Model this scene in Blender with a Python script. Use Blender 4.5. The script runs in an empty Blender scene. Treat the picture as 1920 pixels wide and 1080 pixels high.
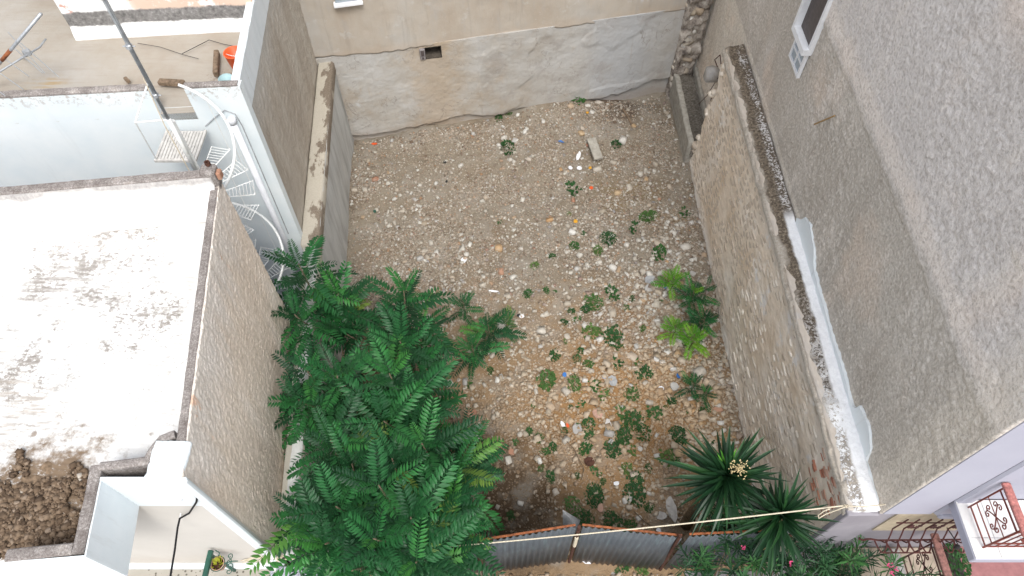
import bpy, math, random
import numpy as np
from mathutils import Vector, Matrix, Euler
C = bpy.context.scene.collection
R = math.radians
random.seed(7); rng = np.random.default_rng(7)

# ------------------------------------------------------------------ camera, sky, sun, exposure
CH = 12.0; FPX = 1300.0; TH = math.atan(877 / FPX)
cam_d = bpy.data.cameras.new('camera'); cam = bpy.data.objects.new('camera', cam_d); C.objects.link(cam)
cam.location = (0, 0, CH); cam.rotation_euler = (TH, 0, 0)
cam_d.sensor_width = 36; cam_d.lens = FPX / 1920 * 36; cam_d.clip_end = 2000; cam_d.clip_start = .05
bpy.context.scene.camera = cam
W = bpy.data.worlds.new('World'); bpy.context.scene.world = W; W.use_nodes = True
wt = W.node_tree; bg = wt.nodes['Background']
sky = wt.nodes.new('ShaderNodeTexSky'); sky.sky_type = 'NISHITA'; sky.sun_disc = False
SUN_EL, SUN_ROT = R(58), R(168)
sky.sun_elevation = SUN_EL; sky.sun_rotation = SUN_ROT; sky.dust_density = 3.0; sky.air_density = 1.0
hs = wt.nodes.new('ShaderNodeHueSaturation'); hs.inputs['Saturation'].default_value = .3
wt.links.new(sky.outputs[0], hs.inputs['Color']); wt.links.new(hs.outputs[0], bg.inputs[0]); bg.inputs[1].default_value = .15
sd = bpy.data.lights.new('sun', 'SUN'); sun = bpy.data.objects.new('sun', sd); C.objects.link(sun)
sd.energy = 1.0; sd.angle = R(20); sd.color = (1, .97, .92)
sdir = Vector((math.sin(SUN_ROT) * math.cos(SUN_EL), math.cos(SUN_ROT) * math.cos(SUN_EL), math.sin(SUN_EL)))
sun.rotation_euler = sdir.to_track_quat('Z', 'Y').to_euler(); sun.location = (0, 0, 30)
vs = bpy.context.scene.view_settings
vs.view_transform = 'Standard'; vs.look = 'None'; vs.gamma = 1; vs.use_curve_mapping = False; vs.exposure = 0.9

# ------------------------------------------------------------------ measuring: a point of the photograph on a plane of the place
def ray(px, py):
    u, v = px - 960, py - 540
    return u, -v * math.cos(TH) + FPX * math.sin(TH), -v * math.sin(TH) - FPX * math.cos(TH)
def PZ(px, py, z=0.0):
    dx, dy, dz = ray(px, py); t = (CH - z) / -dz
    return Vector((dx * t, dy * t, z))
def PY(px, py, y):
    dx, dy, dz = ray(px, py); t = y / dy
    return Vector((dx * t, y, CH + dz * t))
def PX(px, py, x):
    dx, dy, dz = ray(px, py); t = x / dx
    return Vector((x, dy * t, CH + dz * t))

# ------------------------------------------------------------------ noise
def _h(ix, iy, s):
    n = (ix.astype(np.int64) * 374761393 + iy.astype(np.int64) * 668265263 + s * 1442695041) & 0xffffffff
    n = ((n ^ (n >> 13)) * 1274126177) & 0xffffffff
    return ((n ^ (n >> 16)) & 0xffff) / 65535.0
def vn(x, y, s=0):
    x = np.asarray(x, float); y = np.asarray(y, float)
    ix = np.floor(x); iy = np.floor(y); fx = x - ix; fy = y - iy
    fx = fx * fx * (3 - 2 * fx); fy = fy * fy * (3 - 2 * fy)
    a = _h(ix, iy, s); b = _h(ix + 1, iy, s); c = _h(ix, iy + 1, s); d = _h(ix + 1, iy + 1, s)
    return (a * (1 - fx) + b * fx) * (1 - fy) + (c * (1 - fx) + d * fx) * fy
def fbm(x, y, o=4, s=0):
    x = np.asarray(x, float); y = np.asarray(y, float)
    t = 0; a = .5; f = 1.0
    for i in range(o):
        t = t + a * (vn(x * f + 17.3 * i, y * f - 9.1 * i, s + i) - .5) * 2; a *= .5; f *= 2.03
    return t
def sstep(a, b, x):
    t = np.clip((np.asarray(x, float) - a) / (b - a), 0, 1); return t * t * (3 - 2 * t)

# ------------------------------------------------------------------ objects
def tag(o, label=None, cat=None, group=None, kind=None):
    if label: o['label'] = label
    if cat: o['category'] = cat
    if group: o['group'] = group
    if kind: o['kind'] = kind
    return o
def thing(name, loc, label, cat, group=None, rz=0):
    o = bpy.data.objects.new(name, None); o.empty_display_size = .1; C.objects.link(o)
    o.location = loc; o.rotation_euler.z = rz
    o['_w'] = list(Vector(loc)); return tag(o, label, cat, group)
def worldloc(o):
    p = Vector((0, 0, 0))
    while o is not None:
        p += Vector(o.location); o = o.parent
    return p
def mesh_from(name, v, f, mat, smooth=False):
    me = bpy.data.meshes.new(name)
    v = np.asarray(v, dtype=np.float32).reshape(-1, 3)
    if isinstance(f, np.ndarray) and f.ndim == 2:
        k = f.shape[1]; nf = len(f)
        me.vertices.add(len(v)); me.vertices.foreach_set('co', v.ravel())
        me.loops.add(nf * k); me.loops.foreach_set('vertex_index', f.astype(np.int32).ravel())
        me.polygons.add(nf); me.polygons.foreach_set('loop_start', np.arange(0, nf * k, k, dtype=np.int32))
        me.update(calc_edges=True)
    else:
        me.from_pydata([tuple(map(float, p)) for p in v], [], [tuple(map(int, q)) for q in f]); me.update()
    if smooth: me.polygons.foreach_set('use_smooth', [True] * len(me.polygons))
    if mat: me.materials.append(mat)
    return me
def obj(name, v, f, mat, parent=None, origin=None, smooth=False):
    """vertices are given in world coordinates"""
    v = np.asarray(v, dtype=float).reshape(-1, 3)
    if origin is None:
        origin = Vector(((v[:, 0].min() + v[:, 0].max()) / 2, (v[:, 1].min() + v[:, 1].max()) / 2, v[:, 2].min()))
    me = mesh_from(name, v - np.array(origin), f, mat, smooth)
    o = bpy.data.objects.new(name, me); C.objects.link(o)
    if parent is not None:
        o.parent = parent; o.location = Vector(origin) - worldloc(parent)
    else: o.location = origin
    return o
def inst(name, me, parent, loc, rot=(0, 0, 0), sc=(1, 1, 1), matrix=None):
    """loc local to the parent"""
    o = bpy.data.objects.new(name, me); C.objects.link(o); o.parent = parent
    if matrix is not None: o.matrix_local = matrix
    else:
        o.location = loc; o.rotation_euler = rot; o.scale = sc if hasattr(sc, '__len__') else (sc, sc, sc)
    return o
class MB:
    def __init__(s): s.v = []; s.f = []
    def add(s, v, f):
        n = len(s.v); s.v += [tuple(p) for p in v]; s.f += [tuple(i + n for i in q) for q in f]; return s
    def box(s, x0, y0, z0, x1, y1, z1, M=None, bev=0.0):
        if bev > 0:
            v = []; f = []
            b = bev
            xs, ys, zs = (x0, x1), (y0, y1), (z0, z1); idx = {}
            for i in (0, 1):
                for j in (0, 1):
                    for k in (0, 1):
                        sx, sy, sz = (1, -1)[i], (1, -1)[j], (1, -1)[k]
                        for a, d in enumerate(((b, b, 0), (b, 0, b), (0, b, b))):
                            idx[(i, j, k, a)] = len(v); v.append((xs[i] + sx * d[0], ys[j] + sy * d[1], zs[k] + sz * d[2]))
            # a: 0 lies on z face, 1 on y face, 2 on x face
            for k in (0, 1): f.append([idx[(0, 0, k, 0)], idx[(1, 0, k, 0)], idx[(1, 1, k, 0)], idx[(0, 1, k, 0)]])
            for j in (0, 1): f.append([idx[(0, j, 0, 1)], idx[(1, j, 0, 1)], idx[(1, j, 1, 1)], idx[(0, j, 1, 1)]])
            for i in (0, 1): f.append([idx[(i, 0, 0, 2)], idx[(i, 1, 0, 2)], idx[(i, 1, 1, 2)], idx[(i, 0, 1, 2)]])
            for j in (0, 1):
                for k in (0, 1): f.append([idx[(0, j, k, 0)], idx[(1, j, k, 0)], idx[(1, j, k, 1)], idx[(0, j, k, 1)]])
            for i in (0, 1):
                for k in (0, 1): f.append([idx[(i, 0, k, 0)], idx[(i, 1, k, 0)], idx[(i, 1, k, 2)], idx[(i, 0, k, 2)]])
            for i in (0, 1):
                for j in (0, 1): f.append([idx[(i, j, 0, 1)], idx[(i, j, 1, 1)], idx[(i, j, 1, 2)], idx[(i, j, 0, 2)]])
            for i in (0, 1):
                for j in (0, 1):
                    for k in (0, 1): f.append([idx[(i, j, k, 0)], idx[(i, j, k, 1)], idx[(i, j, k, 2)]])
        else:
            v = [(x, y, z) for x in (x0, x1) for y in (y0, y1) for z in (z0, z1)]
            f = [(0, 1, 3, 2), (4, 6, 7, 5), (0, 4, 5, 1), (2, 3, 7, 6), (0, 2, 6, 4), (1, 5, 7, 3)]
        if M is not None: v = [M @ Vector(p) for p in v]
        return s.add(v, f)
    def prism(s, poly, z0, z1):
        n = len(poly)
        a = sum(poly[i][0] * poly[(i + 1) % n][1] - poly[(i + 1) % n][0] * poly[i][1] for i in range(n))
        if a < 0: poly = poly[::-1]
        v = [(p[0], p[1], z0) for p in poly] + [(p[0], p[1], z1) for p in poly]
        f = [tuple(range(n - 1, -1, -1)), tuple(range(n, 2 * n))] + [(i, (i + 1) % n, n + (i + 1) % n, n + i) for i in range(n)]
        return s.add(v, f)
    def tube(s, pts, r, k=6, closed=False):
        pts = [Vector(p) for p in pts]; n = len(pts)
        rs = r if hasattr(r, '__len__') else [r] * n
        v = []; up = None
        for i, p in enumerate(pts):
            t = (pts[(i + 1) % n] - pts[i - 1]) if closed else (pts[min(i + 1, n - 1)] - pts[max(i - 1, 0)])
            t.normalize()
            if up is None: up = Vector((0, 0, 1)) if abs(t.z) < .9 else Vector((1, 0, 0))
            a = t.cross(up)
            if a.length < 1e-4: a = t.cross(Vector((.3, 1, .2)))
            a.normalize(); b = a.cross(t).normalized(); up = b
            for j in range(k):
                w = 2 * math.pi * j / k; v.append(p + (a * math.cos(w) + b * math.sin(w)) * rs[i])
        f = []
        for i in range(n if closed else n - 1):
            for j in range(k):
                a0 = i * k + j; a1 = i * k + (j + 1) % k; i2 = (i + 1) % n
                f.append((a0, a1, i2 * k + (j + 1) % k, i2 * k + j))
        if not closed: f += [tuple(range(k - 1, -1, -1)), tuple(range((n - 1) * k, n * k))]
        return s.add(v, f)
    def lathe(s, prof, c, k=16, cap=True):
        v = []; f = []
        for (r, z) in prof:
            for j in range(k):
                w = 2 * math.pi * j / k; v.append((c[0] + r * math.cos(w), c[1] + r * math.sin(w), c[2] + z))
        for i in range(len(prof) - 1):
            for j in range(k): f.append((i * k + j, i * k + (j + 1) % k, (i + 1) * k + (j + 1) % k, (i + 1) * k + j))
        if cap: f += [tuple(range(k - 1, -1, -1)), tuple(range((len(prof) - 1) * k, len(prof) * k))]
        return s.add(v, f)
    def build(s, name, mat, parent=None, smooth=False, origin=None):
        return obj(name, s.v, s.f, mat, parent, origin, smooth)
def relief(O, U, V, nu, nv, disp, thick=.06, hole=None, warp=None):
    """a slab whose front (normal U x V) is displaced; with rim; returns verts, faces"""
    O = np.array(O, float); U = np.array(U, float); V = np.array(V, float)
    N = np.cross(U, V); N /= np.linalg.norm(N)
    lu = np.linalg.norm(U); lv = np.linalg.norm(V)
    a, b = np.meshgrid(np.linspace(0, 1, nu + 1), np.linspace(0, 1, nv + 1))
    d = disp(a * lu, b * lv)
    P = O + a[..., None] * U + b[..., None] * V
    if warp is not None: P = P + warp(a, b)
    P = P + d[..., None] * N
    v = P.reshape(-1, 3); w = nu + 1
    ii, jj = np.meshgrid(np.arange(nu), np.arange(nv)); q = (jj * w + ii)
    fq = np.stack([q, q + 1, q + w + 1, q + w], -1)
    if hole is not None:
        ca = (ii + .5) / nu * lu; cb = (jj + .5) / nv * lv
        keep = ~hole(ca, cb); fq = fq[keep]
    fq = fq.reshape(-1, 4)
    rim = [j * 1 for j in range(w)] + [j * w + nu for j in range(1, nv + 1)] + [nv * w + i for i in range(nu - 1, -1, -1)] + [j * w for j in range(nv - 1, 0, -1)]
    rim = np.array(rim); back = v[rim] - N * thick
    # flatten the back edge onto the plane
    n0 = len(v); v = np.vstack([v, back]); m = len(rim)
    k = np.arange(m); k2 = (k + 1) % m
    fr = np.stack([rim[k2], rim[k], n0 + k, n0 + k2], -1)
    return v, np.vstack([fq, fr])

# ------------------------------------------------------------------ materials
class S:
    def __init__(s, t, k): s.t = t; s.k = k
    def _o(s, op, b, c=None):
        n = s.t.nodes.new('ShaderNodeMath'); n.operation = op
        for i, x in enumerate((s, b, c)):
            if x is None: continue
            if isinstance(x, S): s.t.links.new(x.k, n.inputs[i])
            else: n.inputs[i].default_value = x
        return S(s.t, n.outputs[0])
    def __add__(s, b): return s._o('ADD', b)
    def __sub__(s, b): return s._o('SUBTRACT', b)
    def __mul__(s, b): return s._o('MULTIPLY', b)
    def mx(s, b): return s._o('MAXIMUM', b)
    def mn(s, b): return s._o('MINIMUM', b)
    def abs(s): return s._o('ABSOLUTE', 0)
    def inv(s): return s * -1.0 + 1.0
    def sm(s, a, b, lo=0.0, hi=1.0):
        n = s.t.nodes.new('ShaderNodeMapRange'); n.interpolation_type = 'SMOOTHSTEP'
        if a > b: a, b, lo, hi = b, a, hi, lo
        s.t.links.new(s.k, n.inputs[0])
        for i, x in enumerate((a, b, lo, hi)): n.inputs[i + 1].default_value = x
        return S(s.t, n.outputs[0])
# measured albedo corrections, one per surface
ALB = {'soil': (.62, .635, .64), 'gravel': (.78, .80, .82), 'rubble': (.82, .85, .88), 'roof_white': (.84, .84, .84), 'roughcast': (1.86, 1.87, 1.87), 'house_render': (1.75, 1.78, 1.80), 'terrazzo': (.68, .68, .68), 'far_render': (1.18, 1.25, 1.27),
       'ochre_render': (.88, .94, .99), 'grey_render': (.95, .96, .95), 'low_wall_face': (1.4, 1.45, 1.48), 'old_mortar': (2.0, 2.0, 2.0), 'wall_stone': (1.5, 1.5, 1.5),
       'lavender_white': (.66, .69, .74), 'cream_screed': (.52, .505, .49), 'warm_white': (.82, .81, .79), 'courtyard_white': (.97, .98, .97), 'whitewash': (.93, .97, .98),
       'limestone': (.8, .84, .88), 'pale_stone': (.82, .85, .88), 'ochre_stone': (.85, .88, .9), 'low_wall_top': (.85, .88, .9), 'street_concrete': (.7, .75, .8), 'remnant_render': (.95, 1, 1.05), 'trough_dirt': (.9, .9, .9)}
class Mat:
    def __init__(s, name, rough=.9, spec=.25, world=True):
        s.m = bpy.data.materials.new(name); s.m.use_nodes = True; s.t = s.m.node_tree
        s.b = s.t.nodes['Principled BSDF']; s.b.inputs['Roughness'].default_value = rough
        s.b.inputs['Specular IOR Level'].default_value = spec
        if world: s.pos = s.t.nodes.new('ShaderNodeNewGeometry').outputs['Position']
        else: s.pos = s.t.nodes.new('ShaderNodeTexCoord').outputs['Object']
        sp = s.t.nodes.new('ShaderNodeSeparateXYZ'); s.t.links.new(s.pos, sp.inputs[0])
        s.x, s.y, s.z = (S(s.t, sp.outputs[i]) for i in range(3)); s.nrm = None
    def vec(s, sc=(1, 1, 1), off=(0, 0, 0), rot=(0, 0, 0)):
        n = s.t.nodes.new('ShaderNodeMapping'); s.t.links.new(s.pos, n.inputs[0])
        n.inputs['Location'].default_value = off; n.inputs['Scale'].default_value = sc; n.inputs['Rotation'].default_value = rot
        return n.outputs[0]
    def noise(s, scale=1, detail=4, rough=.6, sc=(1, 1, 1), off=(0, 0, 0), rot=(0, 0, 0), dist=0.0):
        n = s.t.nodes.new('ShaderNodeTexNoise'); s.t.links.new(s.vec(sc, off, rot), n.inputs['Vector'])
        n.inputs['Scale'].default_value = scale; n.inputs['Detail'].default_value = detail
        n.inputs['Roughness'].default_value = rough; n.inputs['Distortion'].default_value = dist
        return S(s.t, n.outputs[0])
    def voro(s, scale, sc=(1, 1, 1), feature='F1', out=0, rnd=1.0):
        n = s.t.nodes.new('ShaderNodeTexVoronoi'); n.feature = feature; s.t.links.new(s.vec(sc), n.inputs['Vector'])
        n.inputs['Scale'].default_value = scale; n.inputs['Randomness'].default_value = rnd
        return S(s.t, n.outputs[out])
    def island(s):
        return S(s.t, s.t.nodes.new('ShaderNodeNewGeometry').outputs['Random Per Island'])
    def rand(s):
        return S(s.t, s.t.nodes.new('ShaderNodeObjectInfo').outputs['Random'])
    def ramp(s, fac, stops):
        n = s.t.nodes.new('ShaderNodeValToRGB'); s.t.links.new(fac.k, n.inputs[0]); e = n.color_ramp.elements
        while len(e) < len(stops): e.new(.5)
        for i, (p, c) in enumerate(stops): e[i].position = p; e[i].color = (*c, 1)
        return n.outputs[0]
    def mix(s, fac, a, b, mode='MIX'):
        n = s.t.nodes.new('ShaderNodeMix'); n.data_type = 'RGBA'; n.blend_type = mode; n.clamp_factor = True
        if isinstance(fac, S): s.t.links.new(fac.k, n.inputs[0])
        else: n.inputs[0].default_value = fac
        for i, c in ((6, a), (7, b)):
            if isinstance(c, tuple): n.inputs[i].default_value = (*c, 1)
            else: s.t.links.new(c, n.inputs[i])
        return n.outputs[2]
    def color(s, c):
        g = ALB.get(s.m.name)
        if g is not None:
            n = s.t.nodes.new('ShaderNodeVectorMath'); n.operation = 'MULTIPLY'; n.inputs[1].default_value = g
            if isinstance(c, tuple): n.inputs[0].default_value = c
            else: s.t.links.new(c, n.inputs[0])
            c = n.outputs[0]
        if isinstance(c, tuple): s.b.inputs['Base Color'].default_value = (*c, 1)
        else: s.t.links.new(c, s.b.inputs['Base Color'])
        return s
    def bump(s, h, strength=.5, dist=.02):
        n = s.t.nodes.new('ShaderNodeBump'); n.inputs['Strength'].default_value = strength; n.inputs['Distance'].default_value = dist
        s.t.links.new(h.k, n.inputs['Height'])
        if s.nrm is not None: s.t.links.new(s.nrm, n.inputs['Normal'])
        s.nrm = n.outputs[0]; s.t.links.new(s.nrm, s.b.inputs['Normal']); return s
M = {}
def simple(name, col, rough=.8, spec=.3, var=.12, scale=8, metal=0, world=False, bump=.2):
    m = Mat(name, rough, spec, world); n = m.noise(scale, 5, .65)
    d = tuple(c * (1 - var * 1.6) for c in col); l = tuple(min(1, c * (1 + var)) for c in col)
    m.color(m.ramp(n, [(.3, d), (.7, l)])); m.b.inputs['Metallic'].default_value = metal
    if bump: m.bump(n, bump, .01)
    M[name] = m.m; return m

# soil of the lot
m = Mat('soil', .95, .15)
n1 = m.noise(.9, 5, .6); n2 = m.noise(7, 6, .7); n3 = m.noise(38, 5, .7)
c = m.ramp(n1, [(.3, (.35, .27, .19)), (.5, (.40, .335, .255)), (.7, (.45, .39, .315))])
c = m.mix(n2.sm(.5, .75) * .6, c, (.25, .165, .10))
def blob(m, cx, cy, r0, r1, k=1.0, nz=None):
    n = m.t.nodes.new('ShaderNodeVectorMath'); n.operation = 'DISTANCE'
    cmb = m.t.nodes.new('ShaderNodeCombineXYZ'); m.t.links.new(m.x.k, cmb.inputs[0]); m.t.links.new(m.y.k, cmb.inputs[1])
    m.t.links.new(cmb.outputs[0], n.inputs[0]); n.inputs[1].default_value = (cx, cy, 0)
    d = S(m.t, n.outputs['Value'])
    if nz is not None: d = d + (nz - .5) * 1.6
    return d.sm(r1, r0) * k
nz = m.noise(2.2, 5, .65, off=(5, 3, 0))
c = m.mix(blob(m, 3.0, 5.6, .3, 1.3, .75, nz), c, (.45, .26, .12))
c = m.mix((m.y + (nz - .5) * 5).sm(8.8, 6.0) * .75, c, (.50, .315, .165)); c = m.mix(blob(m, 1.8, 5.2, .3, 2.4, .85, nz), c, (.54, .30, .125)); c = m.mix(blob(m, 2.6, 7.3, .2, 1.1, .6, nz), c, (.43, .25, .13)); c = m.mix(blob(m, .4, 6.4, .2, 1.3, .5, nz), c, (.42, .29, .18))
c = m.mix(blob(m, 2.7, 10.6, .3, 1.0, .5, nz), c, (.34, .23, .10))
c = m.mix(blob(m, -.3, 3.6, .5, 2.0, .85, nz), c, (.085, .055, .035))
c = m.mix(blob(m, 2.7, 13.6, .2, 1.1, .75, nz), c, (.13, .08, .055))
c = m.mix(m.noise(1.6, 5, .6, off=(2, 7, 0)).sm(.5, .62) * .5, c, (.50, .45, .385)); c = m.mix(n3.sm(.55, .8) * .55, c, (.58, .53, .46)); c = m.mix(n3.sm(.42, .2) * .6, c, (.15, .10, .065))
m.color(c).bump(n3, .7, .03).bump(n2, .5, .05); M['soil'] = m.m
m = Mat('gravel', .9, .2); i = m.island(); n = m.noise(60, 3, .6); nz = m.noise(2.2, 5, .65, off=(5, 3, 0))
c = m.ramp(i, [(0, (.20, .14, .10)), (.10, (.33, .25, .18)), (.35, (.44, .36, .275)), (.6, (.52, .445, .355)), (.82, (.60, .54, .455)), (.92, (.46, .27, .15)), (.955, (.33, .31, .29)), (1, (.78, .73, .66))])
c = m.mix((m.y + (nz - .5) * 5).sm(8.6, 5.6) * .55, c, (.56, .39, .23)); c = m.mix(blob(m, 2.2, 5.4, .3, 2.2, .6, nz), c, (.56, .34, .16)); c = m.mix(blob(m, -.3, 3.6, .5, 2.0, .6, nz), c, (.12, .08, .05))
c = m.mix(n.sm(.35, .7) * .35, c, (.24, .18, .13)); m.color(c).bump(n, .3, .01); M['gravel'] = m.m
m = Mat('rubble', .9, .2); i = m.island(); n = m.noise(40, 4, .6); nz = m.noise(2.2, 5, .65, off=(5, 3, 0))
c = m.ramp(i, [(0, (.27, .20, .15)), (.15, (.42, .35, .27)), (.4, (.54, .475, .39)), (.7, (.63, .58, .50)), (.88, (.72, .68, .61)), (.93, (.48, .33, .2)), (.96, (.40, .39, .38)), (1, (.34, .20, .14))])
c = m.mix((m.y + (nz - .5) * 5).sm(8.6, 5.6) * .38, c, (.60, .45, .29))
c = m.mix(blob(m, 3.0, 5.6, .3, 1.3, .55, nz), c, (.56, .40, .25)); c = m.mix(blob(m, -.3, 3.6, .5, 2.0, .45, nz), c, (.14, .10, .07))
c = m.mix(blob(m, 1.8, 5.2, .3, 2.4, .45, nz), c, (.56, .37, .20)); c = m.mix(n.sm(.4, .7) * .3, c, (.30, .24, .18)); m.color(c).bump(n, .3, .01); M['rubble'] = m.m
def stonemat(name, stops):
    m = Mat(name, .88, .25, False); r = m.rand(); n = m.noise(9, 6, .7); n2 = m.noise(2.3, 4, .6)
    c = m.ramp(r, stops); c = m.mix(n.sm(.45, .75) * .5, c, (.25, .19, .13)); c = m.mix(n2.sm(.5, .75) * .35, c, (.62, .56, .48))
    m.color(c).bump(n, .5, .02); M[name] = m.m
stonemat('limestone', [(0, (.45, .36, .26)), (.3, (.55, .46, .36)), (.6, (.62, .55, .46)), (.85, (.50, .33, .19)), (1, (.72, .67, .6))])
stonemat('pale_stone', [(0, (.66, .6, .52)), (1, (.78, .74, .68))])
stonemat('ochre_stone', [(0, (.52, .31, .15)), (1, (.58, .42, .26))])
stonemat('grey_stone', [(0, (.33, .32, .31)), (1, (.50, .49, .47))])
stonemat('terracotta', [(0, (.30, .14, .09)), (1, (.42, .25, .17))])
stonemat('wall_stone', [(0, (.34, .29, .235)), (.3, (.40, .35, .29)), (.6, (.48, .43, .365)), (1, (.70, .65, .57))])
stonemat('brick_red', [(0, (.36, .14, .09)), (.5, (.48, .22, .14)), (1, (.56, .42, .34))])

# roughcast of the tall building (side)
m = Mat('roughcast', .95, .12)
nA = m.noise(1.2, 5, .6, sc=(1, 1, .45)); nB = m.noise(24, 4, .62); nC = m.noise(9, 4, .6)
edge = m.z + (m.noise(3, 5, .6) - .5) * .30
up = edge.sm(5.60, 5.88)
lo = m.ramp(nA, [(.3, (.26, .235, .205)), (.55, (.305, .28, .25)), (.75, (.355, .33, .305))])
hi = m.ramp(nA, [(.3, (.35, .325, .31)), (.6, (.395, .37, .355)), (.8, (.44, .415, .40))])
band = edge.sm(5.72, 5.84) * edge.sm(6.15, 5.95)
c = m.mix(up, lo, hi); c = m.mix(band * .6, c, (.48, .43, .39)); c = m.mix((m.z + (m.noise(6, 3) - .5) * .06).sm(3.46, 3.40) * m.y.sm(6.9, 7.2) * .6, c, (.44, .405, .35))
base = (m.z + (nA - .5) * 1.2).sm(3.4, .3); c = m.mix(base * .35, c, (.33, .26, .19))
front = (m.y + (m.noise(2, 3) - .5) * .5).sm(3.4, 2.7); c = m.mix(front * .5, c, (.45, .405, .345))
c = m.mix((m.noise(.7, 3, .5, off=(4, 1, 8)).sm(.52, .68)) * .3, c, (.47, .36, .28))
c = m.mix(m.noise(3.5, 4, .6, sc=(1, 1, .12), off=(6, 1, 0)).sm(.55, .7) * m.z.sm(5.9, 5.4) * .3, c, (.22, .19, .165)); sm_ = m.noise(.9, 5, .7, sc=(1, 1.6, .5), off=(3, 8, 2)).sm(.56, .66); c = m.mix(sm_ * .35, c, (.47, .43, .39)); c = m.mix(m.noise(1.3, 4, .6, sc=(1, .5, 1.6), rot=(.7, 0, 0), off=(0, 4, 4)).sm(.60, .68) * m.y.sm(4.6, 3.6) * .5, c, (.40, .365, .315)); c = m.mix(nB.sm(.5, .66) * .30, c, (.54, .51, .48)); c = m.mix(nB.sm(.5, .34) * .40, c, (.17, .15, .13))
m.color(c).bump(nB, .8, .04).bump(nC, .35, .04); M['roughcast'] = m.m

# pale roughcast of the near left house, streaks running down from the coping
m = Mat('house_render', .95, .12)
nA = m.noise(2.0, 5, .6, sc=(1, 1, .22)); nB = m.noise(34, 5, .75, sc=(1, 1, .7)); nC = m.noise(5, 5, .65, sc=(1, 1, .15))
c = m.ramp(nA, [(.3, (.42, .345, .275)), (.55, (.48, .405, .335)), (.75, (.54, .47, .41))])
st = (m.z + (nC - .5) * 2.2).sm(4.3, 5.6)
c = m.mix(st * .6, c, (.46, .44, .42)); c = m.mix((m.z + (nC - .5) * 1.4).sm(5.1, 5.7) * .5, c, (.56, .50, .43))
c = m.mix(m.noise(3, 5, .7, sc=(1, 1, .3), off=(9, 2, 1)).sm(.6, .72) * .5, c, (.33, .24, .16))
c = m.mix(m.noise(2.4, 4, .7, sc=(1, 1, .3), off=(1, 8, 3)).sm(.64, .7) * (m.z.sm(4.6, 5.2)) * .7, c, (.45, .26, .16))
c = m.mix(nB.sm(.5, .7) * .3, c, (.62, .56, .5)); c = m.mix(nB.sm(.48, .32) * .38, c, (.27, .22, .18)); c = m.mix(m.noise(4, 5, .65, sc=(1, 1, .08), off=(8, 0, 5)).sm(.52, .66) * .35, c, (.30, .26, .22))
m.color(c).bump(nB, .6, .03); M['house_render'] = m.m
m = Mat('far_render', .95, .12)
nA = m.noise(1.4, 5, .6, sc=(1, 1, .35)); nB = m.noise(30, 5, .75)
c = m.ramp(nA, [(.3, (.33, .27, .22)), (.55, (.41, .35, .295)), (.75, (.47, .42, .365))])
nC = m.noise(4, 5, .65, sc=(1, 1, .12), off=(3, 0, 0))
c = m.mix((m.z + (nC - .5) * 2.4).sm(4.2, 5.8) * .55, c, (.47, .46, .45)); c = m.mix(nC.sm(.55, .7) * .3, c, (.28, .22, .17))
c = m.mix(nB.sm(.5, .75) * .25, c, (.55, .5, .45)); c = m.mix(nB.sm(.48, .3) * .3, c, (.24, .2, .16))
m.color(c).bump(nB, .5, .03); M['far_render'] = m.m

# back wall renders
m = Mat('ochre_render', .95, .12)
nA = m.noise(.8, 6, .62, sc=(1, 1, .5)); nB = m.noise(4, 6, .7, sc=(1, 1, .25)); nD = m.noise(40, 4, .7)
c = m.ramp(nA, [(.28, (.44, .345, .26)), (.5, (.50, .42, .34)), (.7, (.52, .475, .425))])
c = m.mix(nB.sm(.5, .72) * .35, c, (.42, .40, .385)); c = m.mix(nD.sm(.5, .8) * .2, c, (.6, .55, .5))
drip = m.noise(6, 4, .6, sc=(1, 1, .06), off=(2, 0, 7)).sm(.52, .6) * (m.x + (nB - .5) * .6).sm(2.6, 3.0) * m.x.sm(4.1, 3.7) * m.z.sm(2.65, 2.9)
c = m.mix(drip, c, (.62, .63, .66))
c = m.mix(m.noise(2.4, 6, .7, off=(7, 7, 7)).sm(.58, .66) * .4, c, (.60, .56, .51)); c = m.mix(m.noise(7, 5, .7, sc=(1, 1, .08), off=(1, 0, 2)).sm(.52, .7) * .35, c, (.34, .29, .24)); c = m.mix((m.z + (nB - .5) * .3).sm(2.62, 2.42) * .4, c, (.52, .40, .30))
m.color(c).bump(nB, .3, .03).bump(nD, .3, .01); M['ochre_render'] = m.m
m = Mat('grey_render', .95, .12)
nA = m.noise(1.1, 6, .65); nB = m.noise(3.2, 6, .7, dist=.6); nD = m.noise(36, 4, .7)
c = m.ramp(nA, [(.3, (.40, .345, .285)), (.48, (.45, .425, .395)), (.65, (.50, .49, .48))])
c = m.mix(nB.sm(.56, .72) * .45, c, (.43, .345, .26)); c = m.mix(nB.sm(.42, .25) * .65, c, (.58, .60, .62)); c = m.mix(blob(m, 2.6, 13.9, .3, 1.3, .6, nA), c, (.44, .47, .52)); c = m.mix(blob(m, -1.8, 12.9, .1, .9, .6, nB), c, (.42, .32, .22))
c = m.mix((m.x + (nA - .5) * .3).sm(-.78, -.72) * .22, c, (.33, .315, .30))
c = m.mix(m.noise(1.7, 6, .7, off=(3, 3, 9)).sm(.55, .62) * m.x.sm(-.8, -.6) * .35, c, (.31, .28, .26))
c = m.mix((m.z + (nB - .5) * .5).sm(.3, .05) * .35, c, (.30, .22, .16)); c = m.mix(nD.sm(.5, .8) * .2, c, (.6, .56, .52))
ck = m.noise(1.3, 6, .6, off=(4, 4, 1), dist=.8); c = m.mix((ck - .5).abs().sm(.010, .0) * m.noise(1, 2, .5).sm(.45, .6) * .6, c, (.22, .19, .165)); c = m.mix(m.noise(9, 5, .7, sc=(1, 1, .12)).sm(.55, .7) * .3, c, (.36, .31, .26))
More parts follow.
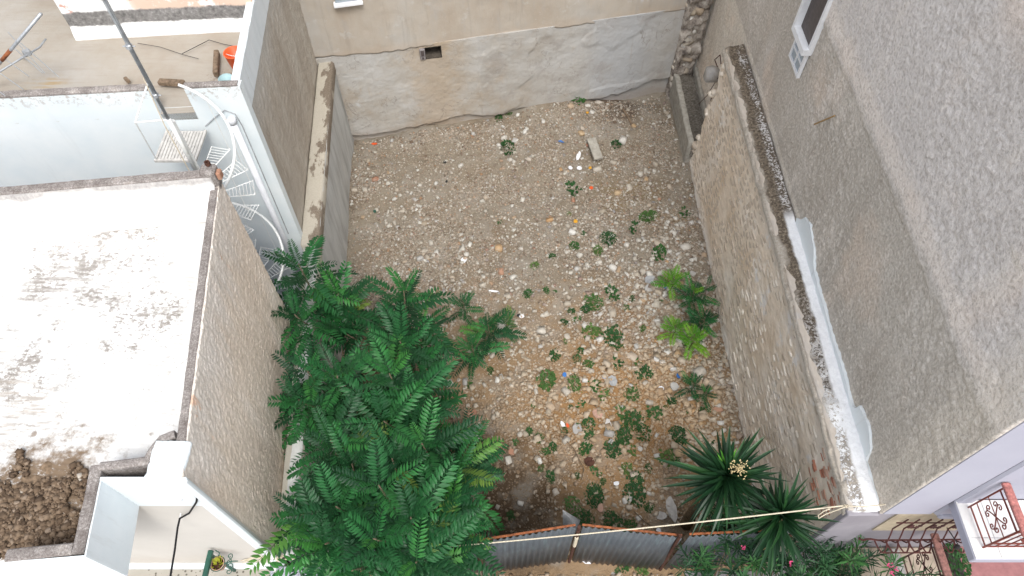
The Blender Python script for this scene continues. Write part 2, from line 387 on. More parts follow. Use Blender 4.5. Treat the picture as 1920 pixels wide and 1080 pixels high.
m.color(c).bump(nB, .25, .03).bump(nD, .35, .01); M['grey_render'] = m.m
m = Mat('low_wall_face', .92, .15)
nA = m.noise(3, 6, .65, sc=(1, 1, .18)); nD = m.noise(30, 4, .7)
c = m.ramp(nA, [(.3, (.26, .25, .235)), (.5, (.37, .365, .35)), (.7, (.45, .44, .42))])
c = m.mix(m.y.sm(7.4, 6.2) * nA.sm(.4, .6) * .5, c, (.60, .59, .56))
m.color(c).bump(nA, .3, .03).bump(nD, .2, .01); M['low_wall_face'] = m.m
m = Mat('low_wall_top', .95, .12)
nA = m.noise(2.2, 6, .62, sc=(1.6, .7, 1)); nD = m.noise(40, 4, .7); xs = m.x + m.y * .105
c = m.ramp(nD, [(.3, (.50, .44, .35)), (.7, (.60, .54, .45))])
k = (nA + (xs - (-2.74)) * .55).sm(.5, .56)
c = m.mix(k * m.y.sm(7.2, 7.6) * .85, c, m.ramp(nD, [(.35, (.14, .10, .07)), (.65, (.26, .20, .15))]))
c = m.mix(m.y.sm(7.5, 7.3) * .5, c, (.62, .57, .49)); m.color(c).bump(nD, .4, .02); M['low_wall_top'] = m.m

# white wash and its dirt
m = Mat('whitewash', .85, .25)
nA = m.noise(2, 5, .6); nD = m.noise(28, 4, .7)
c = m.ramp(nA, [(.3, (.74, .77, .79)), (.7, (.82, .83, .84))]); c = m.mix(nD.sm(.62, .8) * .25, c, (.55, .54, .53)); c = m.mix(m.noise(6, 5, .7, sc=(1, 1, .12)).sm(.54, .7) * .22, c, (.50, .48, .45))
m.color(c).bump(nD, .15, .01); M['whitewash'] = m.m
m = Mat('courtyard_white', .85, .25)
nA = m.noise(1.5, 5, .6); nB = m.noise(12, 5, .75)
c = m.ramp(nA, [(.3, (.68, .74, .77)), (.7, (.78, .81, .82))])
c = m.mix((m.z + (nB - .5) * .5).sm(5.45, 5.7) * nB.sm(.5, .6) * .8, c, (.45, .41, .38))
c = m.mix(m.noise(5, 5, .65, sc=(1, 1, .1)).sm(.55, .7) * .15, c, (.55, .56, .57))
m.color(c).bump(nB, .1, .01); M['courtyard_white'] = m.m
m = Mat('lavender_white', .8, .3)
nA = m.noise(1.5, 5, .6); nD = m.noise(30, 4, .7)
c = m.ramp(nA, [(.3, (.58, .56, .62)), (.7, (.64, .62, .67))]); c = m.mix(nD.sm(.6, .8) * .15, c, (.45, .43, .45))
m.color(c).bump(nD, .12, .01); M['lavender_white'] = m.m
m = Mat('lavender_shaded', .85, .25)  # darker copy of the lavender paint: ground-storey shade put into the colour
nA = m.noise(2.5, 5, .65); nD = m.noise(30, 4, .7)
c = m.ramp(nA, [(.3, (.24, .225, .25)), (.7, (.30, .285, .31))]); c = m.mix((m.z + (nA - .5) * 1.2).sm(1.4, .2) * .5, c, (.17, .15, .15)); m.color(c).bump(nD, .2, .01); M['lavender_shaded'] = m.m
m = Mat('warm_white', .85, .25)
nA = m.noise(1.5, 5, .6); nD = m.noise(30, 4, .7)
c = m.ramp(nA, [(.3, (.66, .64, .61)), (.7, (.73, .71, .68))]); c = m.mix((m.z + (nA - .5) * .6).sm(2.6, 2.0) * .4, c, (.52, .45, .38)); m.color(c).bump(nD, .12, .01); M['warm_white'] = m.m
m = Mat('roof_white', .9, .2)
nA = m.noise(.8, 4, .6, off=(2, 2, 0)); nB = m.noise(17, 8, .82, sc=(1, 1.5, 1)); nC = m.noise(3.2, 5, .65)
wv = m.t.nodes.new('ShaderNodeTexWave'); wv.wave_type = 'BANDS'; wv.bands_direction = 'Y'; m.t.links.new(m.vec((1, 1, 1), rot=(0, 0, .12)), wv.inputs[0])
wv.inputs['Scale'].default_value = 5.2; wv.inputs['Distortion'].default_value = 1.2; wv.inputs['Detail'].default_value = 3; wave = S(m.t, wv.outputs['Fac'])
c = m.ramp(nC, [(.3, (.80, .79, .76)), (.6, (.86, .86, .85))])
reg = blob(m, -5.2, 5.15, .1, 1.15, 1, nC).mx(blob(m, -4.35, 4.3, .1, .8, .75, nC)).mx(blob(m, -5.4, 3.6, .1, .8, .5, nC))
sp = (nB + (m.noise(4.5, 4, .6, off=(1, 0, 3)) - .5) * .6).sm(.50, .58); c = m.mix(sp * reg.sm(.02, .45), c, (.31, .28, .25))
c = m.mix((m.noise(38, 6, .8, sc=(1, 1.6, 1)) + (nC - .5) * .5).sm(.56, .66) * .42, c, (.50, .47, .43)); ck = m.noise(1.1, 6, .6, off=(1, 6, 1), dist=.5); c = m.mix((ck - .5).abs().sm(.004, .0) * .55, c, (.35, .32, .29)); c = m.mix((nB + reg * .10).sm(.60, .66) * .75, c, (.40, .37, .34)); c = m.mix(nC.sm(.48, .70) * .45, c, (.58, .55, .51))
c = m.mix(blob(m, -5.5, 4.78, .05, .6, 1, nC) * m.noise(3, 4, .6, sc=(.35, 6, 1)).sm(.5, .56) * .9, c, (.36, .33, .30))
c = m.mix(blob(m, -6.1, 3.4, .1, 1.0, 1, nC) * m.noise(3, 4, .6, sc=(.4, 5, 1), rot=(0, 0, .8)).sm(.5, .6) * .85, c, (.42, .38, .34))
c = m.mix(wave.sm(.55, .9) * .16, c, (.66, .65, .63))
m2 = m.noise(2.6, 5, .7, off=(8, 1, 0)); dirt = blob(m, -4.65, 2.25, .15, .95, 1, m2)
c = m.mix(dirt.sm(.2, .8) * (nB + m2 * .3).sm(.48, .62), c, (.23, .165, .11))
gl = blob(m, -5.25, 3.1, .1, .6, 1, m2); wv2 = m.noise(9, 4, .6, sc=(.3, 2.2, 1), rot=(0, 0, .9))
c = m.mix(gl * wv2.sm(.46, .6) * .8, c, (.42, .37, .32))
vs_ = m.voro(1.9); c = m.mix((vs_ + (nB - .5) * .12).sm(.085, .05) * m.y.sm(3.7, 3.3) * .8, c, (.26, .20, .15))
m.color(c).bump(wave, .3, .015).bump(nB, .25, .01); M['roof_white'] = m.m
m = Mat('mouldy_coping', .95, .12)
nA = m.noise(5, 5, .7); nB = m.noise(55, 6, .8)
c = m.ramp(nB + (nA - .5) * .5, [(.36, (.13, .11, .10)), (.52, (.24, .215, .20)), (.64, (.38, .355, .335)), (.74, (.72, .71, .69))])
c = m.mix(nA.sm(.55, .7) * .4, c, (.36, .31, .27)); m.color(c).bump(nB, .4, .01); M['mouldy_coping'] = m.m
m = Mat('back_parapet', .9, .2)
nA = m.noise(2.2, 5, .65); nB = m.noise(22, 5, .75, sc=(1, 1, .5))
k = (m.z + (nA - .5) * .30 + (nB - .5) * .10).sm(5.56, 5.66)
c = m.ramp(nA, [(.3, (.80, .79, .76)), (.7, (.86, .86, .86))]); c = m.mix(k * .75, c, m.ramp(nB, [(.35, (.13, .11, .10)), (.6, (.34, .31, .29)), (.75, (.6, .57, .54))]))
c = m.mix((m.z + (nB - .5) * .1).sm(5.16, 5.1) * .35, c, (.5, .46, .4)); m.color(c).bump(nB, .3, .02); M['back_parapet'] = m.m
m = Mat('cream_screed', .92, .15)
nA = m.noise(1.0, 6, .65); nB = m.noise(20, 5, .75); nC = m.noise(7, 4, .6, sc=(.25, 2.5, 1))
c = m.ramp(nA, [(.3, (.60, .52, .43)), (.5, (.68, .63, .55)), (.7, (.74, .71, .66))]); c = m.mix(nC.sm(.5, .7) * .3, c, (.55, .48, .41))
c = m.mix(nB.sm(.6, .75) * .3, c, (.48, .40, .32))
c = m.mix(blob(m, -6.75, 8.2, .05, .5, .8, nA) * nC.sm(.4, .55), c, (.66, .45, .17)); c = m.mix(blob(m, -4.1, 8.0, .05, .5, .9, nB), c, (.30, .20, .12))
m.color(c).bump(nB, .3, .02).bump(nC, .25, .02); M['cream_screed'] = m.m
m = Mat('penthouse_wall', .9, .2)
nA = m.noise(1.6, 6, .7); nB = m.noise(14, 6, .75)
k = m.z + (nA - .5) * .14 + (nB - .5) * .06
c = m.ramp(nB, [(.3, (.80, .79, .77)), (.7, (.86, .86, .85))])
c = m.mix(k.sm(5.62, 5.68) * k.sm(5.98, 5.86) * nA.sm(.42, .5) * (m.x.sm(-5.9, -5.6)) * .75, c, (.62, .40, .27))
c = m.mix(m.noise(2.2, 5, .7, sc=(1, 1, 1.5), off=(1, 4, 6)).sm(.58, .62) * m.z.sm(5.6, 5.7) * .8, c, (.52, .24, .17))
c = m.mix(k.sm(5.44, 5.47) * k.sm(5.70, 5.66), c, m.ramp(nB, [(.35, (.12, .115, .11)), (.6, (.28, .27, .26)), (.75, (.55, .54, .52))]))
m.color(c).bump(nB, .3, .02); M['penthouse_wall'] = m.m

# stone wall: mortar, top
m = Mat('old_mortar', .95, .12)
nA = m.noise(.9, 6, .65); nB = m.noise(14, 6, .75, sc=(1, .35, 1)); nD = m.noise(45, 4, .7)
c = m.ramp(nA, [(.3, (.34, .275, .205)), (.5, (.40, .35, .29)), (.7, (.44, .41, .37))])
g = m.noise(1.6, 6, .65, off=(3, 5, 2)).sm(.56, .64) * m.z.sm(1.2, 2.0); c = m.mix(g * .7, c, (.42, .42, .42))
c = m.mix(nB.sm(.5, .7) * .55, c, (.57, .51, .43)); c = m.mix(nB.sm(.46, .3) * .6, c, (.20, .155, .115))
c = m.mix((m.z + (nA - .5) * .8).sm(2.75, 3.2) * .6, c, (.21, .19, .17))
c = m.mix((m.z + (nA - .5) * .7).sm(.35, .05) * .7, c, (.47, .46, .44))
m.color(c).bump(nB, .8, .03).bump(nD, .4, .01); M['old_mortar'] = m.m
m = Mat('wall_coping', .93, .15)
nA = m.noise(3.5, 6, .68, sc=(1, .6, 1)); nB = m.noise(26, 6, .75)
mould = m.ramp(nB, [(.36, (.06, .048, .036)), (.52, (.16, .13, .10)), (.64, (.32, .27, .2)), (.72, (.6, .58, .55))])
white = m.ramp(nB, [(.3, (.72, .73, .75)), (.6, (.84, .85, .86))])
side = m.x + (nA - .5) * .16
wm = m.y.sm(7.5, 7.15) * side.sm(4.42, 4.47)
wm = wm.mx((nB + (m.y * -.06) + .36 + side * .0).sm(.52, .62) * m.y.sm(6.2, 5.6) * (nA.sm(.36, .5)))
wm = wm.mx(m.y.sm(4.2, 3.9) * nB.sm(.62, .5))
wm = wm.mx(side.sm(4.40, 4.50) * (nB + (nA - .5) * .6).sm(.50, .56) * .62)
wm = wm * (side.sm(4.48, 4.42) * (nB + (nA - .5) * .8).sm(.50, .58) * .85).inv()
cc = m.mix(wm, mould, white); ek = (m.x + (nA - .5) * .34 + (nB - .5) * .12).sm(4.33, 4.25); cc = m.mix(ek, cc, m.ramp(nB, [(.35, (.30, .265, .22)), (.6, (.46, .42, .365)), (.75, (.62, .58, .53))])); m.color(cc).bump(nB, .5, .03); M['wall_coping'] = m.m
m = Mat('corner_mortar', .95, .12); nB = m.noise(7, 6, .75); nA = m.noise(2, 4, .6)
m.color(m.ramp(nB + (nA - .5) * .4, [(.35, (.13, .11, .10)), (.5, (.34, .30, .26)), (.62, (.52, .48, .43))])).bump(nB, .8, .04); M['corner_mortar'] = m.m
m = Mat('trough_dirt', .95, .12); nB = m.noise(18, 6, .75)
m.color(m.ramp(nB, [(.35, (.10, .09, .075)), (.55, (.22, .20, .17)), (.7, (.38, .36, .33))])).bump(nB, .6, .03); M['trough_dirt'] = m.m
simple('remnant_render', (.40, .36, .30), .92, .15, .2, 9, world=True)
simple('pale_concrete', (.55, .53, .50), .9, .2, .15, 12, world=True)
simple('street_concrete', (.42, .36, .31), .92, .15, .2, 6, world=True, bump=.4)
m = Mat('street_grey', .9, .2); nB = m.noise(25, 5, .7); nA = m.noise(1.2, 4, .6)
m.color(m.mix(nB.sm(.4, .7) * .4, m.ramp(nA, [(.3, (.17, .16, .17)), (.7, (.24, .23, .235))]), (.33, .31, .31))).bump(nB, .3, .01); M['street_grey'] = m.m
m = Mat('terrazzo', .6, .4); v = m.voro(16); n = m.noise(3, 4)
m.color(m.mix(v.sm(.26, .2), m.ramp(n, [(.3, (.50, .46, .39)), (.7, (.58, .54, .47))]), (.16, .14, .11))); M['terrazzo'] = m.m
simple('red_floor', (.33, .15, .15), .7, .35, .15, 7, world=True)
simple('tan_floor', (.42, .35, .28), .8, .3, .15, 7, world=True)
simple('white_tile', (.76, .75, .73), .45, .45, .04, 5, world=True, bump=.05)
simple('red_iron', (.20, .045, .03), .5, .4, .3, 30)
simple('dark_iron', (.075, .022, .02), .5, .4, .3, 30)
simple('red_marble', (.42, .16, .14), .4, .5, .35, 24)
simple('brown_marble', (.28, .14, .12), .4, .5, .35, 24)
simple('beige_shutter', (.47, .40, .29), .7, .3, .1, 10)
simple('frame_white', (.80, .81, .83), .55, .4, .05, 10)
simple('window_glass', (.33, .38, .42), .12, .6, .1, 3, bump=0)
simple('dark_shutter', (.085, .07, .068), .5, .4, .2, 14)
simple('galvanised', (.43, .45, .47), .42, .5, .2, 14, metal=.6)
m = Mat('white_paint_metal', .55, .4); n = m.noise(22, 6, .75); c = m.mix(n.sm(.60, .68), (.76, .77, .75), (.30, .20, .13)); c = m.mix(m.noise(5, 4, .6).sm(.5, .7) * .4, c, (.55, .52, .45)); m.color(c).bump(n, .2, .005); M['white_paint_metal'] = m.m
simple('rust_paint', (.27, .09, .035), .75, .3, .45, 16)
simple('rusty_post', (.085, .04, .028), .85, .2, .4, 20)
simple('cement_sheet', (.36, .37, .38), .9, .2, .2, 14)
simple('rope_fibre', (.62, .55, .42), .9, .1, .12, 60)
simple('black_rubber', (.012, .012, .014), .5, .3, .2, 20)
simple('old_wood', (.20, .145, .10), .9, .15, .35, 18)
simple('bark', (.17, .13, .09), .9, .15, .3, 20)
simple('yucca_trunk', (.20, .145, .09), .95, .1, .4, 25)
simple('orange_plastic', (.70, .10, .02), .4, .5, .08, 6)
simple('blue_plastic', (.10, .22, .42), .4, .5, .15, 8)
simple('bright_blue', (.04, .17, .48), .45, .5, .1, 8)
simple('teal_plastic', (.35, .50, .52), .5, .4, .1, 8)
simple('white_plastic', (.78, .79, .82), .5, .4, .05, 8)
simple('yellow_plastic', (.62, .32, .03), .5, .4, .1, 8)
simple('black_plastic', (.02, .02, .022), .5, .4, .1, 8)
simple('green_paint', (.02, .085, .06), .45, .5, .2, 14)
simple('clay', (.50, .32, .25), .85, .2, .15, 12)
simple('potting_soil', (.06, .03, .022), .95, .1, .3, 30)
simple('hole_dark', (.10, .085, .07), .95, .1, .3, 12)
simple('purple_block', (.26, .24, .24), .9, .15, .2, 14)
simple('dry_straw', (.40, .27, .13), .9, .1, .25, 30)
simple('flower_cream', (.55, .44, .24), .8, .2, .15, 30)
simple('flower_pink', (.55, .06, .17), .6, .3, .15, 30)
simple('moss_soil', (.21, .15, .10), .97, .1, .35, 20, world=True, bump=.6)
m = Mat('clods', .95, .12); i = m.island(); m.color(m.ramp(i, [(0, (.08, .055, .038)), (.4, (.15, .105, .07)), (.85, (.22, .16, .11)), (.985, (.27, .21, .16)), (1, (.5, .46, .4))])); M['clods'] = m.m
# weathered corrugated sheet
m = Mat('corrugated_sheet', .5, .45, False); nA = m.noise(2, 5, .65); nB = m.noise(14, 5, .7, sc=(1, 1, .15))
c = m.ramp(nA, [(.3, (.055, .066, .078)), (.7, (.085, .095, .104))]); c = m.mix(nB.sm(.5, .75) * .2, c, (.25, .37, .37)); c = m.mix(m.z.sm(.3, .02) * nB.sm(.35, .6) * .7, c, (.27, .20, .15))
m.color(c).bump(nA, .1, .01); m.b.inputs['Metallic'].default_value = .1; M['corrugated_sheet'] = m.m
def leafmat(name, stops, rough=.45, sss=.0):
    m = Mat(name, rough, .35, False); r = m.rand(); i = m.island()
    c = m.ramp(r, stops); d = m.mix(i * .45, c, tuple(min(1, x * .55) for x in stops[0][1])); m.color(d)
    tr = m.t.nodes.new('ShaderNodeBsdfTranslucent'); ms = m.t.nodes.new('ShaderNodeMixShader'); ms.inputs[0].default_value = .22
    m.t.links.new(d, tr.inputs[0]); out = m.t.nodes['Material Output']
    m.t.links.new(m.b.outputs[0], ms.inputs[1]); m.t.links.new(tr.outputs[0], ms.inputs[2]); m.t.links.new(ms.outputs[0], out.inputs[0])
    M[name] = m.m
leafmat('tree_leaf', [(0, (.009, .052, .018)), (.3, (.015, .092, .027)), (.65, (.024, .145, .038)), (.92, (.036, .195, .044)), (.985, (.07, .26, .045)), (1, (.20, .28, .05))])
leafmat('young_leaf', [(0, (.07, .26, .02)), (1, (.19, .40, .025))])
leafmat('weed_leaf', [(0, (.022, .085, .022)), (.4, (.035, .115, .028)), (.75, (.06, .155, .038)), (1, (.12, .20, .05))], .6)
leafmat('oleander_leaf', [(0, (.014, .055, .024)), (.6, (.030, .10, .038)), (1, (.075, .22, .06))], .45)
leafmat('yucca_leaf', [(0, (.012, .042, .018)), (.7, (.020, .075, .026)), (1, (.040, .13, .035))], .4)
leafmat('yucca_new', [(0, (.12, .38, .05)), (1, (.16, .45, .06))], .4)
leafmat('yellow_leaf', [(0, (.40, .42, .04)), (1, (.5, .5, .06))], .5)

# ------------------------------------------------------------------ ground
def gz(x, y):
    x = np.asarray(x, float); y = np.asarray(y, float)
    h = fbm(x * .55, y * .55, 4, 3) * .18 + fbm(x * 2.4, y * 2.4, 3, 9) * .055
    h = h + .22 * np.exp(-((x - 1.2) ** 2 / 3.0 + (y - 13.4) ** 2 / 1.2)) + .25 * np.exp(-((x - 3.5) ** 2 / .6 + (y - 8.6) ** 2 / 2)) + .12 * np.exp(-((x - 3.7) ** 2 / .3 + (y - 5.5) ** 2 / 2))
    h = h + .12 * np.exp(-((y - 4.6) ** 2 / 3 + (x - 1.) ** 2 / 6)) - .14 * np.exp(-((x - 3.1) ** 2 / .7 + (y - 14.0) ** 2 / .12))
    return h * sstep(2.3, 3.2, y) + .0
GX0, GX1, GY0, GY1 = -4.6, 4.62, 2.35, 15.2
nx, ny = 300, 420
a, b = np.meshgrid(np.linspace(GX0, GX1, nx + 1), np.linspace(GY0, GY1, ny + 1))
v = np.stack([a, b, gz(a, b) + fbm(a * 9, b * 9, 3, 21) * .018], -1).reshape(-1, 3)
ii, jj = np.meshgrid(np.arange(nx), np.arange(ny)); q = (jj * (nx + 1) + ii).ravel()
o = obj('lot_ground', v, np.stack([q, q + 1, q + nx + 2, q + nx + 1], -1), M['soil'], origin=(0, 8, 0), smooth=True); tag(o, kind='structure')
b_ = MB(); b_.box(-300, -300, -.6, 300, 300, -.5); tag(b_.build('terrain', M['street_concrete']), kind='structure')
v, f = relief((-3.2, -3, -.02), (6.0, 0, 0), (0, 5.6, 0), 120, 110, lambda a, b: fbm(a * 2, b * 2, 4, 5) * .03, .3)
tag(obj('street', v, f, M['street_concrete'], smooth=True), kind='structure')
b_ = MB(); b_.box(2.82, -3, -.3, 5.0, 2.5, .03); tag(b_.build('pavement', M['street_grey']), kind='structure')

# convex stone shapes
def stone_mesh(name, mat, seed, flat=.6, sub=False, rnd=.6):
    r = np.random.default_rng(seed)
    if sub:
        g = [(x, y, z) for x in (-1, 0, 1) for y in (-1, 0, 1) for z in (-1, 0, 1) if (x, y, z) != (0, 0, 0)]
        v = np.array(g, float); v /= np.linalg.norm(v, axis=1)[:, None] ** rnd; v *= .5 * (.8 + .2 * rnd / .72)
        ix = {p: i for i, p in enumerate(g)}; f = []
        for ax in range(3):
            for sgn in (-1, 1):
                for i in (-1, 0):
                    for j in (-1, 0):
                        q = []
                        for (di, dj) in ((0, 0), (1, 0), (1, 1), (0, 1)):
                            p = [0, 0, 0]; p[ax] = sgn; p[(ax + 1) % 3] = i + di; p[(ax + 2) % 3] = j + dj; q.append(ix[tuple(p)])
                        f.append(q if sgn > 0 else q[::-1])
        v = v * (1 + r.normal(0, .085, v.shape))
        f = [(q[0], q[1], q[2]) for q in f] + [(q[0], q[2], q[3]) for q in f]
    else:
        v = np.array([(x, y, z) for x in (-.5, .5) for y in (-.5, .5) for z in (-.5, .5)], float)
        v = v * (1 + r.normal(0, .16, v.shape)); f = [(0, 1, 3, 2), (4, 6, 7, 5), (0, 4, 5, 1), (2, 3, 7, 6), (0, 2, 6, 4), (1, 5, 7, 3)]
    v[:, 2] *= flat
    return mesh_from(name, v, np.array(f), mat)
BOXF = np.array([(0, 1, 3, 2), (4, 6, 7, 5), (0, 4, 5, 1), (2, 3, 7, 6), (0, 2, 6, 4), (1, 5, 7, 3)])
def scatter(name, pos, size, mat, flat=.6, jit=.2, kind='stuff'):
    """thousands of small irregular lumps in one mesh"""
    n = len(pos); base = np.array([(x, y, z) for x in (-.5, .5) for y in (-.5, .5) for z in (-.5, .5)], float)
    V = base[None] * (1 + rng.normal(0, jit, (n, 8, 3))); V[:, :, 2] *= flat
    V[:, :4, :] *= rng.uniform(.55, 1, (n, 1, 1))
    w = rng.uniform(0, 6.283, n); t = rng.normal(0, .35, n); asp = rng.uniform(.6, 1.2, n)
    V[:, :, 1] *= asp[:, None]
    V = V * size[:, None, None]
    ct, st = np.cos(t)[:, None], np.sin(t)[:, None]; x, y, z = V[..., 0], V[..., 1], V[..., 2]
    y, z = y * ct - z * st, y * st + z * ct
    cw, sw = np.cos(w)[:, None], np.sin(w)[:, None]; x, y = x * cw - y * sw, x * sw + y * cw
    V = np.stack([x, y, z], -1) + pos[:, None, :]
    F = (BOXF[None] + (np.arange(n) * 8)[:, None, None]).reshape(-1, 4)
    o = obj(name, V.reshape(-1, 3), F, mat, origin=tuple(pos.mean(0) * (1, 1, 0))); 
    if kind: o['kind'] = kind
    return o
def lotL(y): return -2.72 - .0925 * y - .0
def lotpts(n, f=None):
    out = []
    while sum(len(o) for o in out) < n:
        x = rng.uniform(-4.1, 4.25, n * 2); y = rng.uniform(2.65, 14.4, n * 2)
        k = (x > -2.78 - .0925 * y + .05) & (y < 13.33 + .2264 * x - .03)
        k &= ~((y > 11.6) & (x > 4.0))
        if f is not None: k &= rng.uniform(0, 1, n * 2) < f(x, y)
        out.append(np.stack([x[k], y[k]], -1))
    return np.vstack(out)[:n]
def dens(x, y):
    d = .35 + .65 * sstep(-.15, .25, fbm(x * 1.1, y * 1.1, 3, 44))
    return np.clip(d, .05, 1)
p = lotpts(60000, dens); s = .014 + rng.gamma(1.3, .0085, len(p)); s = np.clip(s, .012, .07)
z = gz(p[:, 0], p[:, 1]) + s * .12
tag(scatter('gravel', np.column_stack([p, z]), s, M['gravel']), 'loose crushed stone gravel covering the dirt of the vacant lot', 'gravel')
def dens2(x, y):
    d = .14 + .12 * sstep(.1, .4, fbm(x * 1.7, y * 1.7, 3, 5)) + .6 * np.exp(-((x - 3.2) ** 2 / 1.2 + (y - 7.6) ** 2 / 3.5)) + .75 * np.exp(-((x - 3.6) ** 2 / .5 + (y - 5.6) ** 2 / 1.5)) + .3 * np.exp(-((x - 1.6) ** 2 / 2.5 + (y - 6) ** 2 / 4))
    return np.clip(d + .25 * fbm(x * 1.3, y * 1.3, 3, 61), .02, 1)
p = lotpts(8200, dens2); s = np.clip(.030 + rng.gamma(1.2, .015, len(p)), .026, .14) * (1.08 - .3 * sstep(8, 12, p[:, 1])); z = gz(p[:, 0], p[:, 1]) + s * .15
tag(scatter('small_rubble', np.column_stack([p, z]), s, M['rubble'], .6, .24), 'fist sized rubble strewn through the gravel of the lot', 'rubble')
n = 6000; p = np.column_stack([rng.uniform(-2.6, 2.8, n), rng.uniform(1.0, 2.45, n)]); s = np.clip(.02 + rng.gamma(1.3, .012, n), .015, .09)
tag(scatter('street_gravel', np.column_stack([p, np.full(n, .0) + s * .15]), s, M['gravel']), 'loose gravel strewn in front of the metal fence', 'gravel')

# rubble stones big enough to pick out
STM = {k: [stone_mesh('stone_' + k, M[k], 100 + i * 7 + len(k), .62, True, .3) for i in range(6)] for k in ('limestone', 'pale_stone', 'ochre_stone', 'grey_stone', 'terracotta')}
def put_stone(px, py, wpx, mat, label, name='stone', cat='stone', group='loose stones lying in the lot', asp=.75, hgt=.6, ang=None, loc=None, size=None):
    if loc is None:
        g = PZ(px, py, .05); z = float(gz(g.x, g.y)); g = PZ(px, py, z + .04)
        dep = g.y * math.sin(TH) + (CH - g.z) * math.cos(TH); size = wpx * dep / FPX
    else: g = Vector(loc); z = float(gz(g.x, g.y))
    o = bpy.data.objects.new(name, random.choice(STM[mat])); C.objects.link(o)
    o.location = (g.x, g.y, z + size * hgt * .12); o.scale = (size, size * asp, size * hgt / .62)
    o.rotation_euler = (random.gauss(0, .18), random.gauss(0, .18), random.uniform(0, 6.28) if ang is None else ang)
    return tag(o, label, cat, group)
NOTE = [
 (1285, 463, 22, 'pale_stone', 'large white boulder at the foot of the stone wall, above the smaller rubble'),
 (1262, 436, 15, 'pale_stone', 'white stone just above the large white boulder by the stone wall'),
 (1272, 476, 12, 'pale_stone', 'small white stone wedged below the large white boulder'),
 (1256, 470, 10, 'pale_stone', 'narrow white stone left of the large white boulder'),
 (1312, 697, 28, 'limestone', 'big cream boulder above the ochre stones near the stone wall'),
 (1263, 691, 15, 'pale_stone', 'white block left of the big cream boulder'),
 (1334, 718, 18, 'limestone', 'cream stone right below the big cream boulder'),
 (1335, 742, 20, 'ochre_stone', 'ochre stone lying beside the dark ferny seedling'),
 (1344, 752, 18, 'ochre_stone', 'ochre stone touching the stone wall foot, lower of two'),
 (1352, 792, 14, 'pale_stone', 'pale stone by the stone wall behind the yucca'),
 (1340, 812, 14, 'limestone', 'cream stone behind the yucca leaves'),
 (1168, 262, 20, 'pale_stone', 'upright white slab of rock near the back of the lot'),
 (1102, 197, 12, 'pale_stone', 'round white stone beside the weed at the back wall'),
 (1097, 712, 13, 'pale_stone', 'pale stone between two dark weeds in mid lot'),
 (1097, 610, 15, 'pale_stone', 'cream stone left of the leafy weeds in mid lot'),
 (1125, 635, 16, 'pale_stone', 'flat white stone inside the weeds in mid lot'),
 (1012, 863, 14, 'pale_stone', 'white stone alone in the brown dirt, front centre'),
 (953, 862, 18, 'pale_stone', 'white lump beside the tree tips in front'),
 (976, 943, 13, 'pale_stone', 'white stone on dark soil behind the metal fence'),
 (985, 812, 14, 'limestone', 'cream stone right of the long leaf tips'),
 (1172, 938, 14, 'pale_stone', 'cream stone among the weeds behind the fence'),
 (1152, 946, 11, 'limestone', 'small cream stone left of the weeds behind the fence'),
 (1357, 806, 12, 'pale_stone', 'white stone nearest the stone wall behind the yucca'),
 (1150, 303, 14, 'limestone', 'grey cream stone near the white rag'),
 (1120, 316, 18, 'limestone', 'cream stone below the fallen concrete plank'),
 (1180, 350, 15, 'limestone', 'cream stone below the weed patch near the back right'),
]
for (px, py, w, k, lb) in NOTE: put_stone(px, py, w, k, lb)
LB = {'limestone': 'cream limestone chunk lying loose in the lot rubble', 'pale_stone': 'whitish limestone chunk lying loose in the lot rubble', 'ochre_stone': 'ochre stained stone lying loose in the lot rubble', 'grey_stone': 'grey stone lying loose in the lot rubble', 'terracotta': 'reddish broken brick piece lying loose in the lot rubble'}
GR = {k: 'scattered ' + w for k, w in (('limestone', 'cream limestone chunks'), ('pale_stone', 'whitish limestone chunks'), ('ochre_stone', 'ochre stones'), ('grey_stone', 'grey stones'), ('terracotta', 'brick pieces'))}
p = lotpts(255, dens2)
for (x, y) in p:
    zone = math.exp(-((x - 3.3) ** 2 / 1.2 + (y - 5.8) ** 2 / 3))
    k = random.choices(['limestone', 'pale_stone', 'ochre_stone', 'grey_stone', 'terracotta'], [5, 3, .4 + 5 * zone, 1, .5])[0]
    nm = 'brick_fragment' if k == 'terracotta' else 'stone'
    zn = 'beside the foot of the tall stone wall' if x > 3.2 and y < 11.6 else 'below the back building wall' if y > 11 else 'along the low wall on the left' if x < -2.0 else 'near the metal fence' if y < 5 else 'in the middle of the lot' if y < 8 else 'in the upper half of the lot'
    put_stone(0, 0, 0, k, LB[k].replace('in the lot rubble', zn), nm, 'brick piece' if k == 'terracotta' else 'stone', GR[k] + ' ' + zn, random.uniform(.55, .95), random.uniform(.4, .8), None, (x, y, 0), min(.26, .09 + random.gammavariate(1.6, .025)))

# ------------------------------------------------------------------ tall building on the right
TX = 4.62; TY = 2.52; TZ = 9.9
tb = thing('plastered_building', (7.5, 9, 0), 'tall building with a long windowless grey roughcast side wall beside the lot', 'building')
b_ = MB(); b_.prism([(TX + .06, TY + .10), (13, TY + .10), (13, 18), (TX + .06, 18)], -.3, TZ - .02); b_.build('body', M['lavender_white'], tb)
def dT(a, b):
    x = a; z = b
    rough = (1 - .6 * sstep(5.72, 5.8, z) * sstep(6.15, 5.95, z)) * (1 - .8 * sstep(3.52, 3.40, z) * sstep(3.1, 3.3, z)) * (.45 + .55 * sstep(-.1, .15, fbm(x * .35 + z * .5, z * .3, 3, 93) + .12))
    r = fbm(x * 8, z * 7, 2, 5) * .010 + fbm(x * 17, z * 15, 2, 8) * .020
    lump = fbm(x * .8, z * .8, 3, 2) * .02
    step = .014 * sstep(5.72, 5.78, z + fbm(x * 1.5, z * 0 + 3, 3, 7) * .08)
    return r * rough + lump + step
